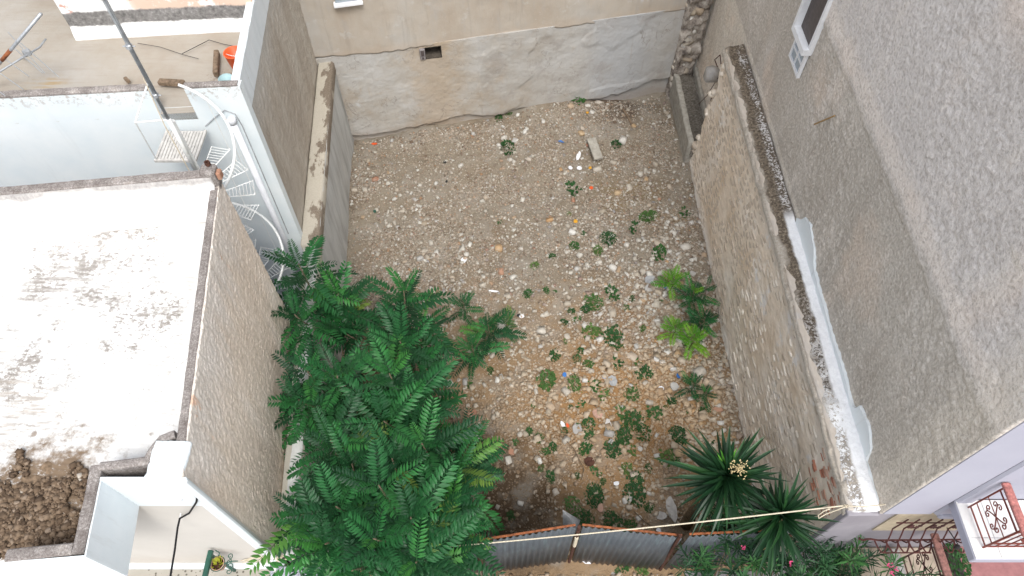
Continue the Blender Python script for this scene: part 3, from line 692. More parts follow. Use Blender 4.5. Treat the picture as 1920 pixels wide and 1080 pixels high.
# seen from the lot: normal must be -x:  U = -y , V = z -> U x V = (-1,0,0)
v, f = relief((TX, 18, -.1), (0, -(18 - TY), 0), (0, 0, TZ + .1), 820, 520, dT, .12)
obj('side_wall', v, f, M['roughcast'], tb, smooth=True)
# front: upper storey proud of the ground storey
b_ = MB(); b_.box(TX + .03, TY - .012, 3.22, 5.24, TY + .12, TZ - .01); b_.build('front_wall', M['lavender_white'], tb)
b_ = MB(); b_.box(5.30, TY - .02, 3.16, 5.52, TY + .12, TZ - .01, bev=.03); b_.box(5.36, TY - .05, 3.12, 5.62, TY + .1, 3.24, bev=.02); b_.build('pilaster', M['lavender_white'], tb)
b_ = MB(); b_.box(5.24, TY + .02, 3.22, 5.30, TY + .12, TZ - .02); b_.build('rain_groove', M['dark_shutter'], tb)
b_ = MB(); b_.box(5.52, TY + .03, 3.70, 12.9, TY + .12, TZ - .01); b_.build('front_wall', M['lavender_white'], tb)
b_ = MB(); b_.prism([(TX + .0, TY - .02), (13.05, TY - .02), (13.05, 18.05), (TX, 18.05)], TZ, TZ + .12); b_.build('roof', M['pale_concrete'], tb)
# the small four pane window
w = thing  # (kept short below)
y0, y1, z0, z1 = 9.07, 9.55, 4.70, 5.06
X = TX - .022
b_ = MB()
for (ya, yb, za, zb) in ((y0 - .05, y1 + .05, z0 - .05, z0), (y0 - .05, y1 + .05, z1, z1 + .05), (y0 - .05, y0, z0, z1), (y1, y1 + .05, z0, z1), (y0, y1, (z0 + z1) / 2 - .013, (z0 + z1) / 2 + .013), ((y0 + y1) / 2 - .013, (y0 + y1) / 2 + .013, z0, (z0 + z1) / 2 - .013), ((y0 + y1) / 2 - .013, (y0 + y1) / 2 + .013, (z0 + z1) / 2 + .013, z1)):
    b_.box(X - .03, ya, za, X + .02, yb, zb)
wf = b_.build('window', M['frame_white'], tb)
for (ya, yb) in ((y0, (y0 + y1) / 2 - .013), ((y0 + y1) / 2 + .013, y1)):
    for (za, zb) in ((z0, (z0 + z1) / 2 - .013), ((z0 + z1) / 2 + .013, z1)):
        b_ = MB(); b_.box(X - .008, ya, za, X + .01, yb, zb); b_.build('pane', M['window_glass'], wf)
# the box window above it: white surround standing proud, dark shutter inside
y0, y1, z0, z1 = 9.03, 9.58, 5.22, 6.25
b_ = MB()
b_.box(X - .13, y0 - .06, z0 - .10, X + .05, y1 + .07, z0); b_.box(X - .13, y1, z0, X + .05, y1 + .07, z1); b_.box(X - .045, y0 - .06, z0, X + .05, y0, z1); b_.box(X - .13, y0 - .06, z1, X + .05, y1 + .07, z1 + .08)
wf = b_.build('window', M['frame_white'], tb); wf['label'] = 'deep white framed window with dark shutter'
b_ = MB(); b_.box(X - .02, y0, z0, X + .015, y1, z1); b_.build('shutter', M['dark_shutter'], wf)
# white wash lapping up the wall above the coping
def wallpatch(pts, xx, parent, mat='whitewash'):
    n = len(pts); v = [(xx, p[0], p[1]) for p in pts] + [(xx + .05, p[0], p[1]) for p in pts]
    f = [tuple(range(n))] + [(i, (i + 1) % n, n + (i + 1) % n, n + i) for i in range(n)]
    return obj('whitewash_patch', v, f, M[mat], parent)
def ragged(pts, k=6, amp=.02):
    out = []
    for i in range(len(pts)):
        a = Vector(pts[i]); b = Vector(pts[(i + 1) % len(pts)])
        for j in range(k):
            q = a.lerp(b, j / k); out.append((q.x + random.gauss(0, amp), q.y + random.gauss(0, amp)))
    return out
wallpatch(ragged([(7.15, 3.2), (7.15, 3.36), (7.0, 3.62), (6.75, 3.70), (6.4, 3.60), (6.1, 3.42), (5.2, 3.40), (4.2, 3.37), (3.9, 3.36), (3.82, 3.55), (3.5, 3.60), (3.25, 3.5), (3.15, 3.3), (2.7, 3.28), (2.56, 3.2)], 3, .012), TX - .036, tb)
b_ = MB(); b_.tube([PX(1527, 233, TX - .05), PX(1565, 217, TX - .05)], .012); b_.build('rust_bar', M['dry_straw'], tb)

# ground floor window with bellied grille
b_ = MB(); b_.box(TX, TY + .05, -.2, 13, TY + .10, 3.22); b_.box(TX - .006, TY - .006, -.2, TX + .14, TY + .049, 3.20); b_.build('front_wall', M['lavender_shaded'], tb)
wx0, wx1, wz0, wz1 = 4.92, 6.05, 2.30, 3.95
b_ = MB(); b_.box(wx0, TY + .03, wz0, wx1, TY + .055, 3.2); gw = b_.build('window', M['beige_shutter'], tb); gw['label'] = 'ground floor window with beige shutter behind a bellied grille'
def flatspiral(cx, cy, r0, r1, a0, turns, n=18, pl=lambda u, v: (u, v, 0)):
    return [pl(cx + (r0 + (r1 - r0) * t / n) * math.cos(a0 + turns * 6.283 * t / n), cy + (r0 + (r1 - r0) * t / n) * math.sin(a0 + turns * 6.283 * t / n)) for t in range(n + 1)]
g = MB(); gy = TY - .06
def gp(u, v, dy=0): return (u, gy - dy, v)
for i in range(8):
    x = wx0 + .06 + i * .145
    g.tube([gp(x, 3.15), gp(x, 2.72), gp(x - .0, 2.62, .05), gp(x, 2.50, .10), gp(x, 2.42, .10), gp(x, 2.34, .06)], .010, 5)
g.tube([gp(wx0 - .02, 3.0), gp(wx1, 3.0)], .009, 5)
for i in (1, 3, 5):
    x = wx0 + .13 + i * .145
    for s1 in (1, -1):
        for s2 in (1, -1):
            g.tube(flatspiral(x + s1 * .045, 2.86 + s2 * .045, .042, .008, R(45 if s1 > 0 else 135) + R(180), 1.2 * s1 * s2, 12, lambda u, v: gp(u, v, .01)), .007, 4)
g.build('window_grille', M['dark_iron'], gw)
g = MB(); pts = []
for i in range(8 * 6 + 1):
    t = i / 6; x = wx0 - .02 + i * .15 / 6
    pts.append((x, gy - .14 - .07 * math.sin(t * math.pi * 2) ** 1, 2.33))
x0g = wx0 - .18
g.tube([(x0g - .05, gy - .02, 2.36), (x0g - .08, gy - .05, 2.40), (x0g - .04, gy - .07, 2.43), (x0g + .02, gy - .05, 2.40), (x0g + .1, gy - .04, 2.36), (x0g + .2, gy - .05, 2.34), (wx1 + .12, gy - .04, 2.34)], .013, 6)
def wsegs(xa, n):
    for i in range(n):
        xa_ = xa + i * .15
        g.tube([(xa_, gy - .05, 2.34), (xa_ + .02, gy - .13, 2.33), (xa_ + .055, gy - .20, 2.32), (xa_ + .10, gy - .20, 2.32), (xa_ + .14, gy - .14, 2.33), (xa_ + .17, gy - .05, 2.34)], .011, 5)
wsegs(wx0 - .03, 5); wsegs(wx0 + .88, 2)
g.tube([(wx0 + .05, gy - .205, 2.31), (wx0 + .7, gy - .205, 2.31)], .009, 5)
g.build('flower_shelf', M['dark_iron'], gw)

# balcony with tiles and red railing
bz = 3.70
bal = MB(); bal.box(5.30, 1.86, bz - .16, 8.2, TY + .03, bz - .012, bev=.012); bo = bal.build('balcony', M['lavender_white'], tb)
tx = 5.305
for j, (ya, yb) in enumerate(((1.865, 2.10), (2.10, 2.55))):
    x = 5.305
    while x < 8.0:
        b_ = MB(); b_.box(x + .003, ya + .003, bz - .012, x + .297, min(yb, TY + .02) - .003, bz, bev=.003); b_.build('tile', M['white_tile'], bo); x += .30
rx = 5.43; ry0, ry1 = 1.99, 2.45; rz0, rz1 = bz + .05, bz + .74
rail = MB()
def rp(y, z): return (rx, y, z)
for z in (rz0, rz1 - .09, rz1): rail.tube([rp(ry0, z), rp(ry1, z)], .010, 5)
rail.tube([rp(ry0 + .0, bz), rp(ry0, rz1)], .013, 5); rail.tube([rp(ry1, bz), rp(ry1, rz1)], .011, 5)
rail.tube([rp(ry0, rz0 + .13), rp(ry1, rz0 + .13)], .008, 5)
cy, cz = (ry0 + ry1) / 2, (rz0 + .13 + rz1 - .09) / 2
def scroll(mb, c, pl, s=1.0, r=.008):
    for q in range(4):
        a = R(45 + 90 * q); d = (math.cos(a), math.sin(a))
        mb.tube([pl(c[0], c[1]), pl(c[0] + d[0] * .06 * s, c[1] + d[1] * .05 * s), pl(c[0] + d[0] * .12 * s, c[1] + d[1] * .11 * s)], r, 5)
        for sg in (1, -1):
            mb.tube(flatspiral(c[0] + d[0] * .12 * s + .035 * s * math.cos(a + sg * 1.57), c[1] + d[1] * .12 * s + .035 * s * math.sin(a + sg * 1.57), .036 * s, .008 * s, a - sg * 1.57, sg * 1.15, 12, pl), r * .9, 5)
    mb.tube([pl(c[0] - .2 * s, c[1]), pl(c[0] + .2 * s, c[1])], r * .8, 5)
scroll(rail, (cy, cz), lambda u, v: rp(u, v), 1.1)
ro = rail.build('railing', M['red_iron'], bo)
b_ = MB(); b_.box(rx - .045, ry0 - .08, rz1 + .012, rx + .045, ry1 + .04, rz1 + .06, bev=.01); b_.build('cap_rail', M['red_marble'], ro)
rail = MB(); x = rx
for z in (rz0, rz0 + .13, rz1 - .09, rz1): rail.tube([(rx, ry0, z), (8.1, ry0, z)], .010, 5)
while x < 8.1: rail.tube([(x + .11, ry0, rz0), (x + .11, ry0, rz1 - .09)], .008, 5); x += .11
for k in range(4): scroll(rail, (rx + .35 + .62 * k, cz), lambda u, v: (u, ry0 - .012, v), .9)
rail.build('railing', M['red_iron'], bo)
# lower terrace beside the entrance
b_ = MB(); b_.box(5.05, -1.5, -.2, 6.25, TY + .045, 1.35, bev=.02); te = b_.build('terrace', M['tan_floor'], tb)
b_ = MB(); b_.box(6.26, -1.5, -.2, 12, TY + .045, 1.352); b_.build('terrace', M['red_floor'], tb)
rx2 = 5.68; ra, rb, zb, zt = 1.55, 2.38, 1.40, 2.38
rail = MB()
for z in (zb + .06, zb + .22, zt - .12, zt): rail.tube([(rx2, ra, z), (rx2, rb, z)], .011, 5)
for y in (ra, rb, (ra + rb) / 2): rail.tube([(rx2, y, 1.35), (rx2, y, zt)], .012, 5)
for y in (1.76, 2.17): scroll(rail, (y, (zb + zt) / 2 + .05), lambda u, v: (rx2, u, v), 1.2, .009)
ro = rail.build('railing', M['dark_iron'], tb)
b_ = MB(); b_.box(rx2 - .05, ra - .1, zt + .012, rx2 + .05, rb + .1, zt + .06, bev=.01); b_.build('cap_rail', M['brown_marble'], ro)
b_ = MB(); b_.box(5.5, 1.3, 1.352, 5.62, 2.5, 1.55, bev=.02); b_.build('kerb', M['pale_concrete'], tb)

# ------------------------------------------------------------------ stone wall under the tall building
WX = 4.24; WY0, WY1, WH = 2.56, 11.75, 3.22
sw = thing('stone_wall', (WX + .15, 7, 0), 'old rubble stone wall with mouldy whitewashed coping along the right of the lot', 'wall')
def top_h(y): return WH + .03 * math.sin(y * 1.7) + .02 * math.sin(y * 4.1)
def wallx(y, z): return WX - .03 + .012 * (y - 7) * 0 + .05 * float(sstep(1.0, 0, z)) * -1
nu, nv = 340, 120
def dW(a, b):
    y = WY1 - a
    d = fbm(a * 1.2, b * 1.2, 3, 31) * .035 + fbm(a * 5, b * 12, 3, 33) * .016 + fbm(a * 16, b * 30, 2, 35) * .007 + .05 * sstep(1.0, 0, b)
    return d
def warpW(a, b):
    # ragged upper far end: the wall breaks down towards its far edge
    out = np.zeros(a.shape + (3,))
    y = WY1 - a * (WY1 - WY0); brk = sstep(.055, .0, a)
    out[..., 1] = -(fbm(b * 9, a * 0 + 2, 3, 50) * .25 - .05 - .2 * b) * brk * -1
    return out
v, f = relief((WX, WY1, -.1), (0, -(WY1 - WY0), 0), (0, 0, WH + .1), nu, nv, dW, .2, warp=warpW)
obj('mortar_face', v, f, M['old_mortar'], sw, smooth=True)
b_ = MB(); b_.prism([(WX + .14, WY0 + .0), (TX - .03, WY0), (TX - .03, WY1 - .12), (WX + .14, WY1 - .12)], -.1, WH - .05); b_.build('core', M['old_mortar'], sw)
v, f = relief((WX - .03, WY0 - .02, WH + .005), (TX - .03 - WX + .03, 0, 0), (0, WY1 - WY0 - .02, 0), 26, 420, lambda a, b: .05 * (a / .35) ** 2 + .02 + fbm(a * 9, b * 5, 3, 71) * .028 + fbm(a * 30, b * 30, 2, 73) * .010 - (.06 + .08 * np.abs(fbm(b * 3, a * 0, 3, 8))) * sstep(.13, 0, a + fbm(b * 4, a * 0 + 2, 3, 9) * .12), .08)
obj('coping', v, f, M['wall_coping'], sw, smooth=True)
b_ = MB(); b_.box(WX - .02, WY0 - .06, -.1, TX + .0, WY0 + .02, WH - .03, bev=.012); b_.build('end_face', M['lavender_shaded'], sw)
# stones of the wall
WST = [stone_mesh('wall_stone', M['wall_stone'], 300 + i, 1.0, True, .45) for i in range(10)]
stones = []
z = .08
row = 0
while z < WH - .12:
    h = random.uniform(.06, .12); y = WY0 + .12 + random.uniform(0, .2)
    while y < WY1 - .12:
        L = random.uniform(.10, .32)
        m_ = float(fbm(y * .9, z * 1.3, 3, 91))
        brick = y < 3.6 - (3.1 - z) * .45 and z > 2.25
        if m_ < .16 and not brick and random.random() < .80 and y + L < WY1 - .1 - .25 * (z / WH): stones.append((y + L / 2, z + h / 2, L, h))
        y += L + random.uniform(.02, .06)
    z += h + random.uniform(.012, .03)
stones.sort(key=lambda s_: s_[0])
extra_v = []; extra_f = []
for i, (y, z, L, h) in enumerate(stones):
    d_ = float(dW(np.array(WY1 - y), np.array(z + .1)))
    xx = WX - d_ + .027; me = random.choice(WST); T = Matrix.Translation((xx, y, z)) @ Euler((random.gauss(0, .06), random.gauss(0, .08), random.gauss(0, .05))).to_matrix().to_4x4() @ Matrix.Diagonal((.085, L * .98, h * .95, 1))
    if i < 290:
        o = bpy.data.objects.new('stone', me); C.objects.link(o); o.parent = sw; o.matrix_local = Matrix.Translation(-sw.location) @ T
    else:
        n0 = len(extra_v); extra_v += [tuple(T @ q.co) for q in me.vertices]; extra_f += [tuple(n0 + k for k in q.vertices) for q in me.polygons]
o = obj('stonework', extra_v, extra_f, M['wall_stone'], sw); o['kind'] = 'stuff'
BRM = [stone_mesh('brick', M['brick_red'], 400 + i, 1.0, True, .2) for i in range(4)]
z = 2.28; 
while z < 3.12:
    y = 2.62 + random.uniform(0, .08)
    while y < 3.75 - (3.1 - z) * .45:
        if random.random() < .62 + .3 * (z > 2.8) - .45 * (y > 3.3):
            o = bpy.data.objects.new('brick', random.choice(BRM)); C.objects.link(o); o.parent = sw
            d_ = float(dW(np.array(WY1 - y - .09), np.array(z + .1)))
            o.location = Vector((WX - d_ + .028 + random.uniform(-.006, .01), y + .09, z + .025)) - sw.location; o.scale = (.10, random.uniform(.13, .19), .036); o.rotation_euler.x = random.gauss(0, .04)
        y += .21
    z += .056
# rubble topping at the broken far end
for i in range(26):
    t = random.random(); z = t * WH; y = WY1 - .05 - .25 * t + random.gauss(0, .05)
    o = bpy.data.objects.new('stone', random.choice(WST)); C.objects.link(o); o.parent = sw
    o.location = Vector((random.uniform(WX + .0, TX - .12), y, z)) - sw.location; s_ = random.uniform(.12, .24); o.scale = (s_, s_, s_ * .7); o.rotation_euler = (random.random(), random.random(), random.random() * 6)
# low remnant of wall behind it with a dirt filled top
lw = thing('broken_low_wall', (4.2, 13, 0), 'low broken wall stub with dirt filled top behind the tall stone wall', 'wall')
v, f = relief((4.04, 14.1, -.1), (.02, -2.45, 0), (0, 0, .78), 70, 20, lambda a, b: fbm(a * 3, b * 3, 3, 4) * .025, .12); obj('face', v, f, M['remnant_render'], lw, smooth=True)
v, f = relief((4.15, 11.6, .58), (.42, 0, 0), (0, 2.5, 0), 18, 80, lambda a, b: fbm(a * 6, b * 6, 3, 14) * .05 + .03, .3); obj('dirt_fill', v, f, M['trough_dirt'], lw, smooth=True)
b_ = MB(); b_.box(4.54, 11.7, .3, 4.63, 14.2, .80, bev=.03); b_.build('inner_lip', M['remnant_render'], lw)

# toothed masonry where the back wall was tied into a lost wall
mc = thing('masonry_corner', (4.25, 14.2, 0), 'ragged column of exposed masonry in the far right corner of the lot', 'masonry')
CST = [stone_mesh('corner_stone', M[k], 500 + i, .8, True, .3) for i, k in enumerate(('limestone', 'grey_stone', 'limestone', 'pale_stone', 'wall_stone'))]
z = .1
while z < 4.3:
    for k in range(2):
        wdt = .42 * (1 - .15 * k)
        o = bpy.data.objects.new('stone', random.choice(CST)); C.objects.link(o); o.parent = mc
        xx = 4.10 + k * .17 + random.uniform(-.08, .1); o.location = Vector((xx, 13.33 + .2264 * xx - .03 + random.uniform(-.05, .05), z + random.uniform(-.05, .05))) - mc.location
        s_ = random.uniform(.2, .38); o.scale = (s_, s_ * .8, s_ * random.uniform(.5, 1)); o.rotation_euler = (random.gauss(0, .3), random.gauss(0, .3), random.random() * 6)
    z += random.uniform(.14, .26)
v, f = relief((4.0, 14.14, -.1), (.55, .12, 0), (0, 0, 4.6), 16, 110, lambda a, b: fbm(a * 5, b * 5, 4, 27) * .16 + .06, .2); obj('mortar_core', v, f, M['corner_mortar'], mc, smooth=True)

# ------------------------------------------------------------------ back wall
bw = thing('rear_building', (0, 15, 0), 'building wall at the back of the lot, ochre render above grey patched render', 'building')
bx0, bx1 = -4.45, 4.75
def by(x): return 13.33 + .2264 * x
Ux = np.array((bx1 - bx0, by(bx1) - by(bx0), 0)); LU = np.linalg.norm(Ux)
ux = Ux / LU
bnd = lambda a: 2.36 + fbm(a * .5, a * 0 + 1, 2, 12) * .06 + fbm(a * 7, a * 0 + 1, 3, 13) * .03 + .12 * sstep(1.8, 0, a)
def dlow(a, b):
    z = b - .3
    d = fbm(a * .9, z * .9, 4, 41) * .03 + fbm(a * 3, z * 4, 4, 43) * .011 + fbm(a * 18, z * 18, 2, 45) * .006
    patch = sstep(3.75, 3.8, a + fbm(z * 2, a * 0, 2, 2) * .05); d = d + patch * .02 * sstep(.0, .1, fbm(a * .7, z * .9, 3, 77) + .1)
    brk = .10 + .30 * sstep(6.6, 8.4, a) + .14 * np.exp(-((a - 3.4) / .5) ** 2) + fbm(a * 2.2, a * 0 + 5, 4, 19) * .12
    d = d - .085 * sstep(brk + .02, brk - .01, z + fbm(a * 6, z * 6, 3, 20) * .04)
    return d
nrm = np.array((ux[1], -ux[0], 0))
v, f = relief((bx0, by(bx0), -.3), Ux, (0, 0, 2.72), 440, 140, dlow, .2,
              hole=lambda a, b: (np.abs(a - (-1.75 - bx0) * LU / (bx1 - bx0)) < .19) & (np.abs(b - .3 - 2.17) < .15))
obj('lower_render', v, f, M['grey_render'], bw, smooth=True)
def dup_(a, b):
    return fbm(a * .7, b * .7, 4, 51) * .015 + fbm(a * 5, b * 5, 4, 53) * .009
def warpU(a, b):
    out = np.zeros(a.shape + (3,)); out[..., 2] = (bnd(a * LU) - 2.36) * (1 - sstep(0, .1, b)) ; return out
v, f = relief(np.array((bx0, by(bx0), 2.36)) + nrm * .003, Ux, (0, 0, 5.6), 300, 170, dup_, .2, warp=warpU)
obj('upper_render', v, f, M['ochre_render'], bw, smooth=True)
b_ = MB(); O2 = -nrm * .42
b_.prism([(bx0 + O2[0], by(bx0) + O2[1]), (bx1 + O2[0], by(bx1) + O2[1]), (bx1 - nrm[0] * 4, by(bx1) + 4), (bx0, by(bx0) + 6)], -.3, 7.9); b_.build('body', M['ochre_render'], bw)
hx = -1.75; hy = by(hx)
Mh = Matrix.Translation((hx, hy, 2.17)) @ Matrix.Rotation(math.atan2(ux[1], ux[0]), 4, 'Z')
b_ = MB(); b_.box(-.24, .02, -.2, -.18, .40, .2, Mh); b_.box(.18, .02, -.2, .24, .40, .2, Mh); b_.box(-.2, .02, -.2, .2, .4, -.14, Mh); b_.box(-.2, .02, .14, .2, .4, .2, Mh); b_.box(-.2, .35, -.15, .2, .41, .15, Mh)
b_.build('hole_lining', M['hole_dark'], bw)
b_ = MB(); b_.box(-.30, -.05, -.13, -.18, .06, .15, Mh, bev=.015); hb = b_.build('vent_block', M['purple_block'], bw)
b_ = MB(); b_.box(-.275, -.06, -.02, -.205, -.045, .12, Mh); b_.box(-.26, -.06, -.10, -.22, -.045, -.05, Mh); b_.build('vent_opening', M['dark_shutter'], hb)
c_ = PZ(650, 0, 3.07); Ms = Matrix.Translation((-3.30, by(-3.3), 3.66)) @ Matrix.Rotation(math.atan2(ux[1], ux[0]), 4, 'Z')
b_ = MB(); b_.box(-.29, -.14, -.03, .29, .05, .03, Ms, bev=.008); b_.build('window_sill', M['frame_white'], bw)
b_ = MB(); b_.box(-.25, -.06, .04, .25, -.02, 1.2, Ms); w_ = b_.build('window', M['window_glass'], bw)

# ------------------------------------------------------------------ low wall on the left of the lot
ll = thing('boundary_wall', (-3.5, 7.5, 0), 'grey low wall with stained flat top along the left of the lot', 'wall')
LH = 2.3
Rf = lambda y: -2.72 - .0925 * y      # right face
Lf = lambda y: -2.91 - .1047 * y + .0 # left edge
y0, y1 = 2.25, 12.62
# normal must be +x:  U = +y, V = z
v, f = relief((Rf(y0), y0, -.2), (Rf(y1) - Rf(y0), y1 - y0, 0), (0, 0, LH + .18), 260, 60, lambda a, b: fbm(a * 1.2, b * .7, 4, 65) * .035 + fbm(a * 7, b * 3, 3, 66) * .008 - .012, .15)
obj('face', v, f, M['low_wall_face'], ll, smooth=True)
def tops(ya, yb, zt, seed, name):
    O = np.array((Lf(ya) - .03, ya, zt)); V = np.array((Rf(yb) - Rf(ya), yb - ya, 0))
    wd = Rf(ya) - Lf(ya) + .04
    v, f = relief(O, (wd, 0, 0), V, 18, int((yb - ya) * 28), lambda a, b: fbm(a * 5, b * 5, 3, seed) * .012 - .05 * sstep(.05, 0, wd - a) ** 2, .2)
    return obj(name, v, f, M['low_wall_top'], ll, smooth=True)
tops(7.45, y1, LH + .01, 80, 'coping'); tops(y0, 7.42, LH - .03, 82, 'top')
b_ = MB(); b_.prism([(Lf(y0), y0 + .02), (Rf(y0) - .05, y0 + .02), (Rf(y1) - .05, y1), (Lf(y1), y1)], -.2, LH - .08); b_.build('core', M['low_wall_face'], ll)

# ------------------------------------------------------------------ near left house
RZ = 5.1; PZt = 5.5
ha = thing('flat_roofed_house', (-5.5, 4, 0), 'house with stained white flat roof left of the lot, nearest the camera', 'house')
Pf = (-3.14, 2.2); Pb = (-3.69, 6.05)
bl = lambda x: 6.05 + (x + 3.69) * .12
b_ = MB(); b_.prism([(Pf[0] - .03, Pf[1] + .03), (Pb[0] - .03, Pb[1] - .03), (-11, bl(-11)), (-11, 2.23)], -.2, RZ - .16); b_.build('body', M['lavender_white'], ha)
# side wall, normal +x : U=+y,V=z
v, f = relief((Pf[0], Pf[1], 2.1), (Pb[0] - Pf[0], Pb[1] - Pf[1], 0), (0, 0, PZt - 2.1), 340, 300, lambda a, b: fbm(a * 26, b * 24, 2, 6) * .013 + fbm(a * .9, b * .9, 3, 7) * .012, .1)
obj('side_wall', v, f, M['house_render'], ha, smooth=True)
v, f = relief((-10.9, 1.52, RZ - .04), (7.8, 0, 0), (0, 4.45, 0), 240, 150, lambda a, b: fbm(a * 1.4, b * 1.4, 3, 13) * .025 + fbm(a * 8, b * 8, 2, 15) * .006, .05)
# trim the roof sheet to the footprint
k = []
vv = np.array(v)
def infoot(x, y):
    xr = Pf[0] + (Pb[0] - Pf[0]) * (y - Pf[1]) / (Pb[1] - Pf[1]) - .02
    return (x < xr) & (y < 6.05 + (x + 3.69) * .12 - .05) & ((y > 2.28) | (x < -3.96))
cen = vv[f].mean(1); obj('roof', vv, f[infoot(cen[:, 0], cen[:, 1])], M['roof_white'], ha, smooth=True)
b_ = MB(); b_.prism([(-3.97, 1.56), (-3.97, 2.24), (-10.9, 2.24), (-10.9, 1.44), (-4.6, 1.44)], 4.66, RZ - .12); b_.build('canopy_slab', M['whitewash'], ha)
def copingstrip(pts, w, z0, z1, mat, name, seed, parent=ha, bev=.015, amp=.012):
    """a wall-top strip following a polyline; w to the left of travel; lumpy top"""
    P_ = [Vector((p[0], p[1])) for p in pts]; v = []; f = []
    fine = []
    for i in range(len(P_) - 1):
        n = max(2, int((P_[i + 1] - P_[i]).length / .05))
        for j in range(n): fine.append((P_[i].lerp(P_[i + 1], j / n)))
    fine.append(P_[-1]); n = len(fine)
    for i, p in enumerate(fine):
        t = (fine[min(i + 1, n - 1)] - fine[max(i - 1, 0)]).normalized(); nr = Vector((-t.y, t.x))
        hh = z1 + amp * float(fbm(p.x * 4 + seed, p.y * 4, 3, seed)); e = .006 * float(fbm(p.x * 9, p.y * 9, 2, seed + 5))
        for (o_, z) in ((0, z0), (0, hh - bev), (bev, hh), (w * .5, hh + .004), (w - bev, hh), (w, hh - bev), (w, z0)):
            q = p + nr * (o_ + e * (1 if o_ > w / 2 else -1)); v.append((q.x, q.y, z))
    for i in range(n - 1):
        for j in range(6): f.append((i * 7 + j, (i + 1) * 7 + j, (i + 1) * 7 + j + 1, i * 7 + j + 1))
    f += [tuple(range(7)), tuple(range((n - 1) * 7 + 6, (n - 1) * 7 - 1, -1))]
    return obj(name, v, f, M[mat], parent)
xr = lambda y: Pf[0] + (Pb[0] - Pf[0]) * (y - Pf[1]) / (Pb[1] - Pf[1])
copingstrip([(xr(2.55) - .012, 2.55), (xr(5.9) - .012, 5.9)], .10, PZt - .05, PZt + .012, 'mouldy_coping', 'side_coping', 3)
bk = [(-3.68, bl(-3.68)), (-10.9, bl(-10.9))]
copingstrip(bk, .13, 5.45, 5.70, 'mouldy_coping', 'back_coping', 5)
# the white inner face of the back parapet (fillet)
v, f = relief((-10.9, bl(-10.9) - .32, RZ - .04), (7.19, 7.19 * .12, 0), (0, .165, .62), 220, 24, lambda a, b: fbm(a * 3, b * 4, 3, 33) * .03, .05)
obj('parapet_fillet', v, f, M['back_parapet'], ha, smooth=True)
# stepped front parapet: dark top, white outer face
path = [(xr(2.6) - .125, 2.60), (-3.42, 2.56), (-3.47, 2.45), (-3.50, 2.33), (-3.97, 2.27)]
copingstrip(path[::-1], .09, RZ - .1, PZt + .01, 'mouldy_coping', 'front_coping', 9)
path = [(-3.96, 2.33), (-3.86, 1.52)]
copingstrip(path[::-1], .11, 4.66, PZt, 'mouldy_coping', 'canopy_coping', 11)
copingstrip([(-3.97, 1.50), (-4.55, 1.44)][::-1], .11, 4.66, PZt - .01, 'mouldy_coping', 'canopy_coping', 12)
b_ = MB(); b_.prism([(-3.855, 1.495), (-3.955, 2.22), (-3.935, 2.22), (-3.842, 1.50)], 4.65, PZt - .03); b_.prism([(-3.842, 1.485), (-4.56, 1.425), (-4.56, 1.44), (-3.842, 1.50)], 4.65, PZt - .03); b_.build('canopy_face', M['whitewash'], ha)
# white lumpy corner top
v, f = relief((-3.49, 2.19, PZt - .0), (.33, 0, 0), (0, .37, 0), 30, 30, lambda a, b: .02 + np.abs(fbm(a * 9, b * 9, 3, 3)) * .05 - .03 * sstep(.05, 0, .33 - a), .05)
obj('corner_block', v, f, M['whitewash'], ha, smooth=True)
b_ = MB(); b_.box(-3.96, 2.18, 4.66, Pf[0] + .02, 2.22, PZt - .02, bev=.01); b_.build('front_band', M['whitewash'], ha)
b_ = MB(); b_.box(-10.9, 2.185, 1.8, Pf[0] + .005, 2.24, 4.655); b_.build('front_wall', M['warm_white'], ha)
b_ = MB(); b_.box(Pf[0] - .05, 2.155, 2.0, Pf[0] + .03, 2.20, PZt - .03, bev=.01); b_.box(Pf[0] - .11, 2.168, 2.0, Pf[0] - .07, 2.182, PZt - .2, bev=.005); b_.build('corner_strip', M['whitewash'], ha)
BZ = 1.95
b_ = MB(); b_.box(-10.9, .3, -.2, -3.30, 2.16, BZ); b_.build('terrace', M['terrazzo'], ha)
b_ = MB(); b_.box(-10.9, 2.12, BZ, -3.3, 2.19, BZ + .10, bev=.01); b_.build('skirting', M['whitewash'], ha)
# brown earth on the roof, real clods
n = 7000; px_ = rng.uniform(-10, 180, n); py_ = rng.uniform(845, 1050, n); pts = []
cl = lambda x, y: vn(x / 35., y / 35., 7) * .6 + vn(x / 12., y / 12., 8) * .4
for a_, b__ in zip(px_, py_):
    q = PZ(a_, b__, RZ); d = math.hypot((a_ - 60) / 125, (b__ - 975) / 110)
    if d + (float(cl(a_, b__)) - .5) * 1.5 < .80 and (q.x < -4.0 or q.y > 2.36) and q.y > 1.56 and q.x < -3.98 + .0: pts.append((q.x, q.y))
pts = np.array(pts); s = np.clip(.012 + rng.gamma(1.4, .008, len(pts)), .01, .055)
o = scatter('moss_clods', np.column_stack([pts, RZ - .02 + s * .3]), s, M['clods'], .8, .2); tag(o, 'brown earth and moss clods heaped on the front corner of the white roof', 'dirt')
v, f = relief((-5.6, 1.58, RZ - .055), (1.55, 0, 0), (0, .95, 0), 90, 60, lambda a, b: .045 * sstep(-.02, .18, fbm(a * 2.2 + .3, b * 2.2, 4, 88) + .22 - ((a - .72) / 1.2) ** 2 - ((b - .3) / .9) ** 2) + fbm(a * 12, b * 12, 3, 5) * .01 - .012, .02)
tag(obj('roof_earth', v, f, M['moss_soil'], smooth=True), 'bed of brown earth under the clods on the white roof', 'dirt', kind='stuff')

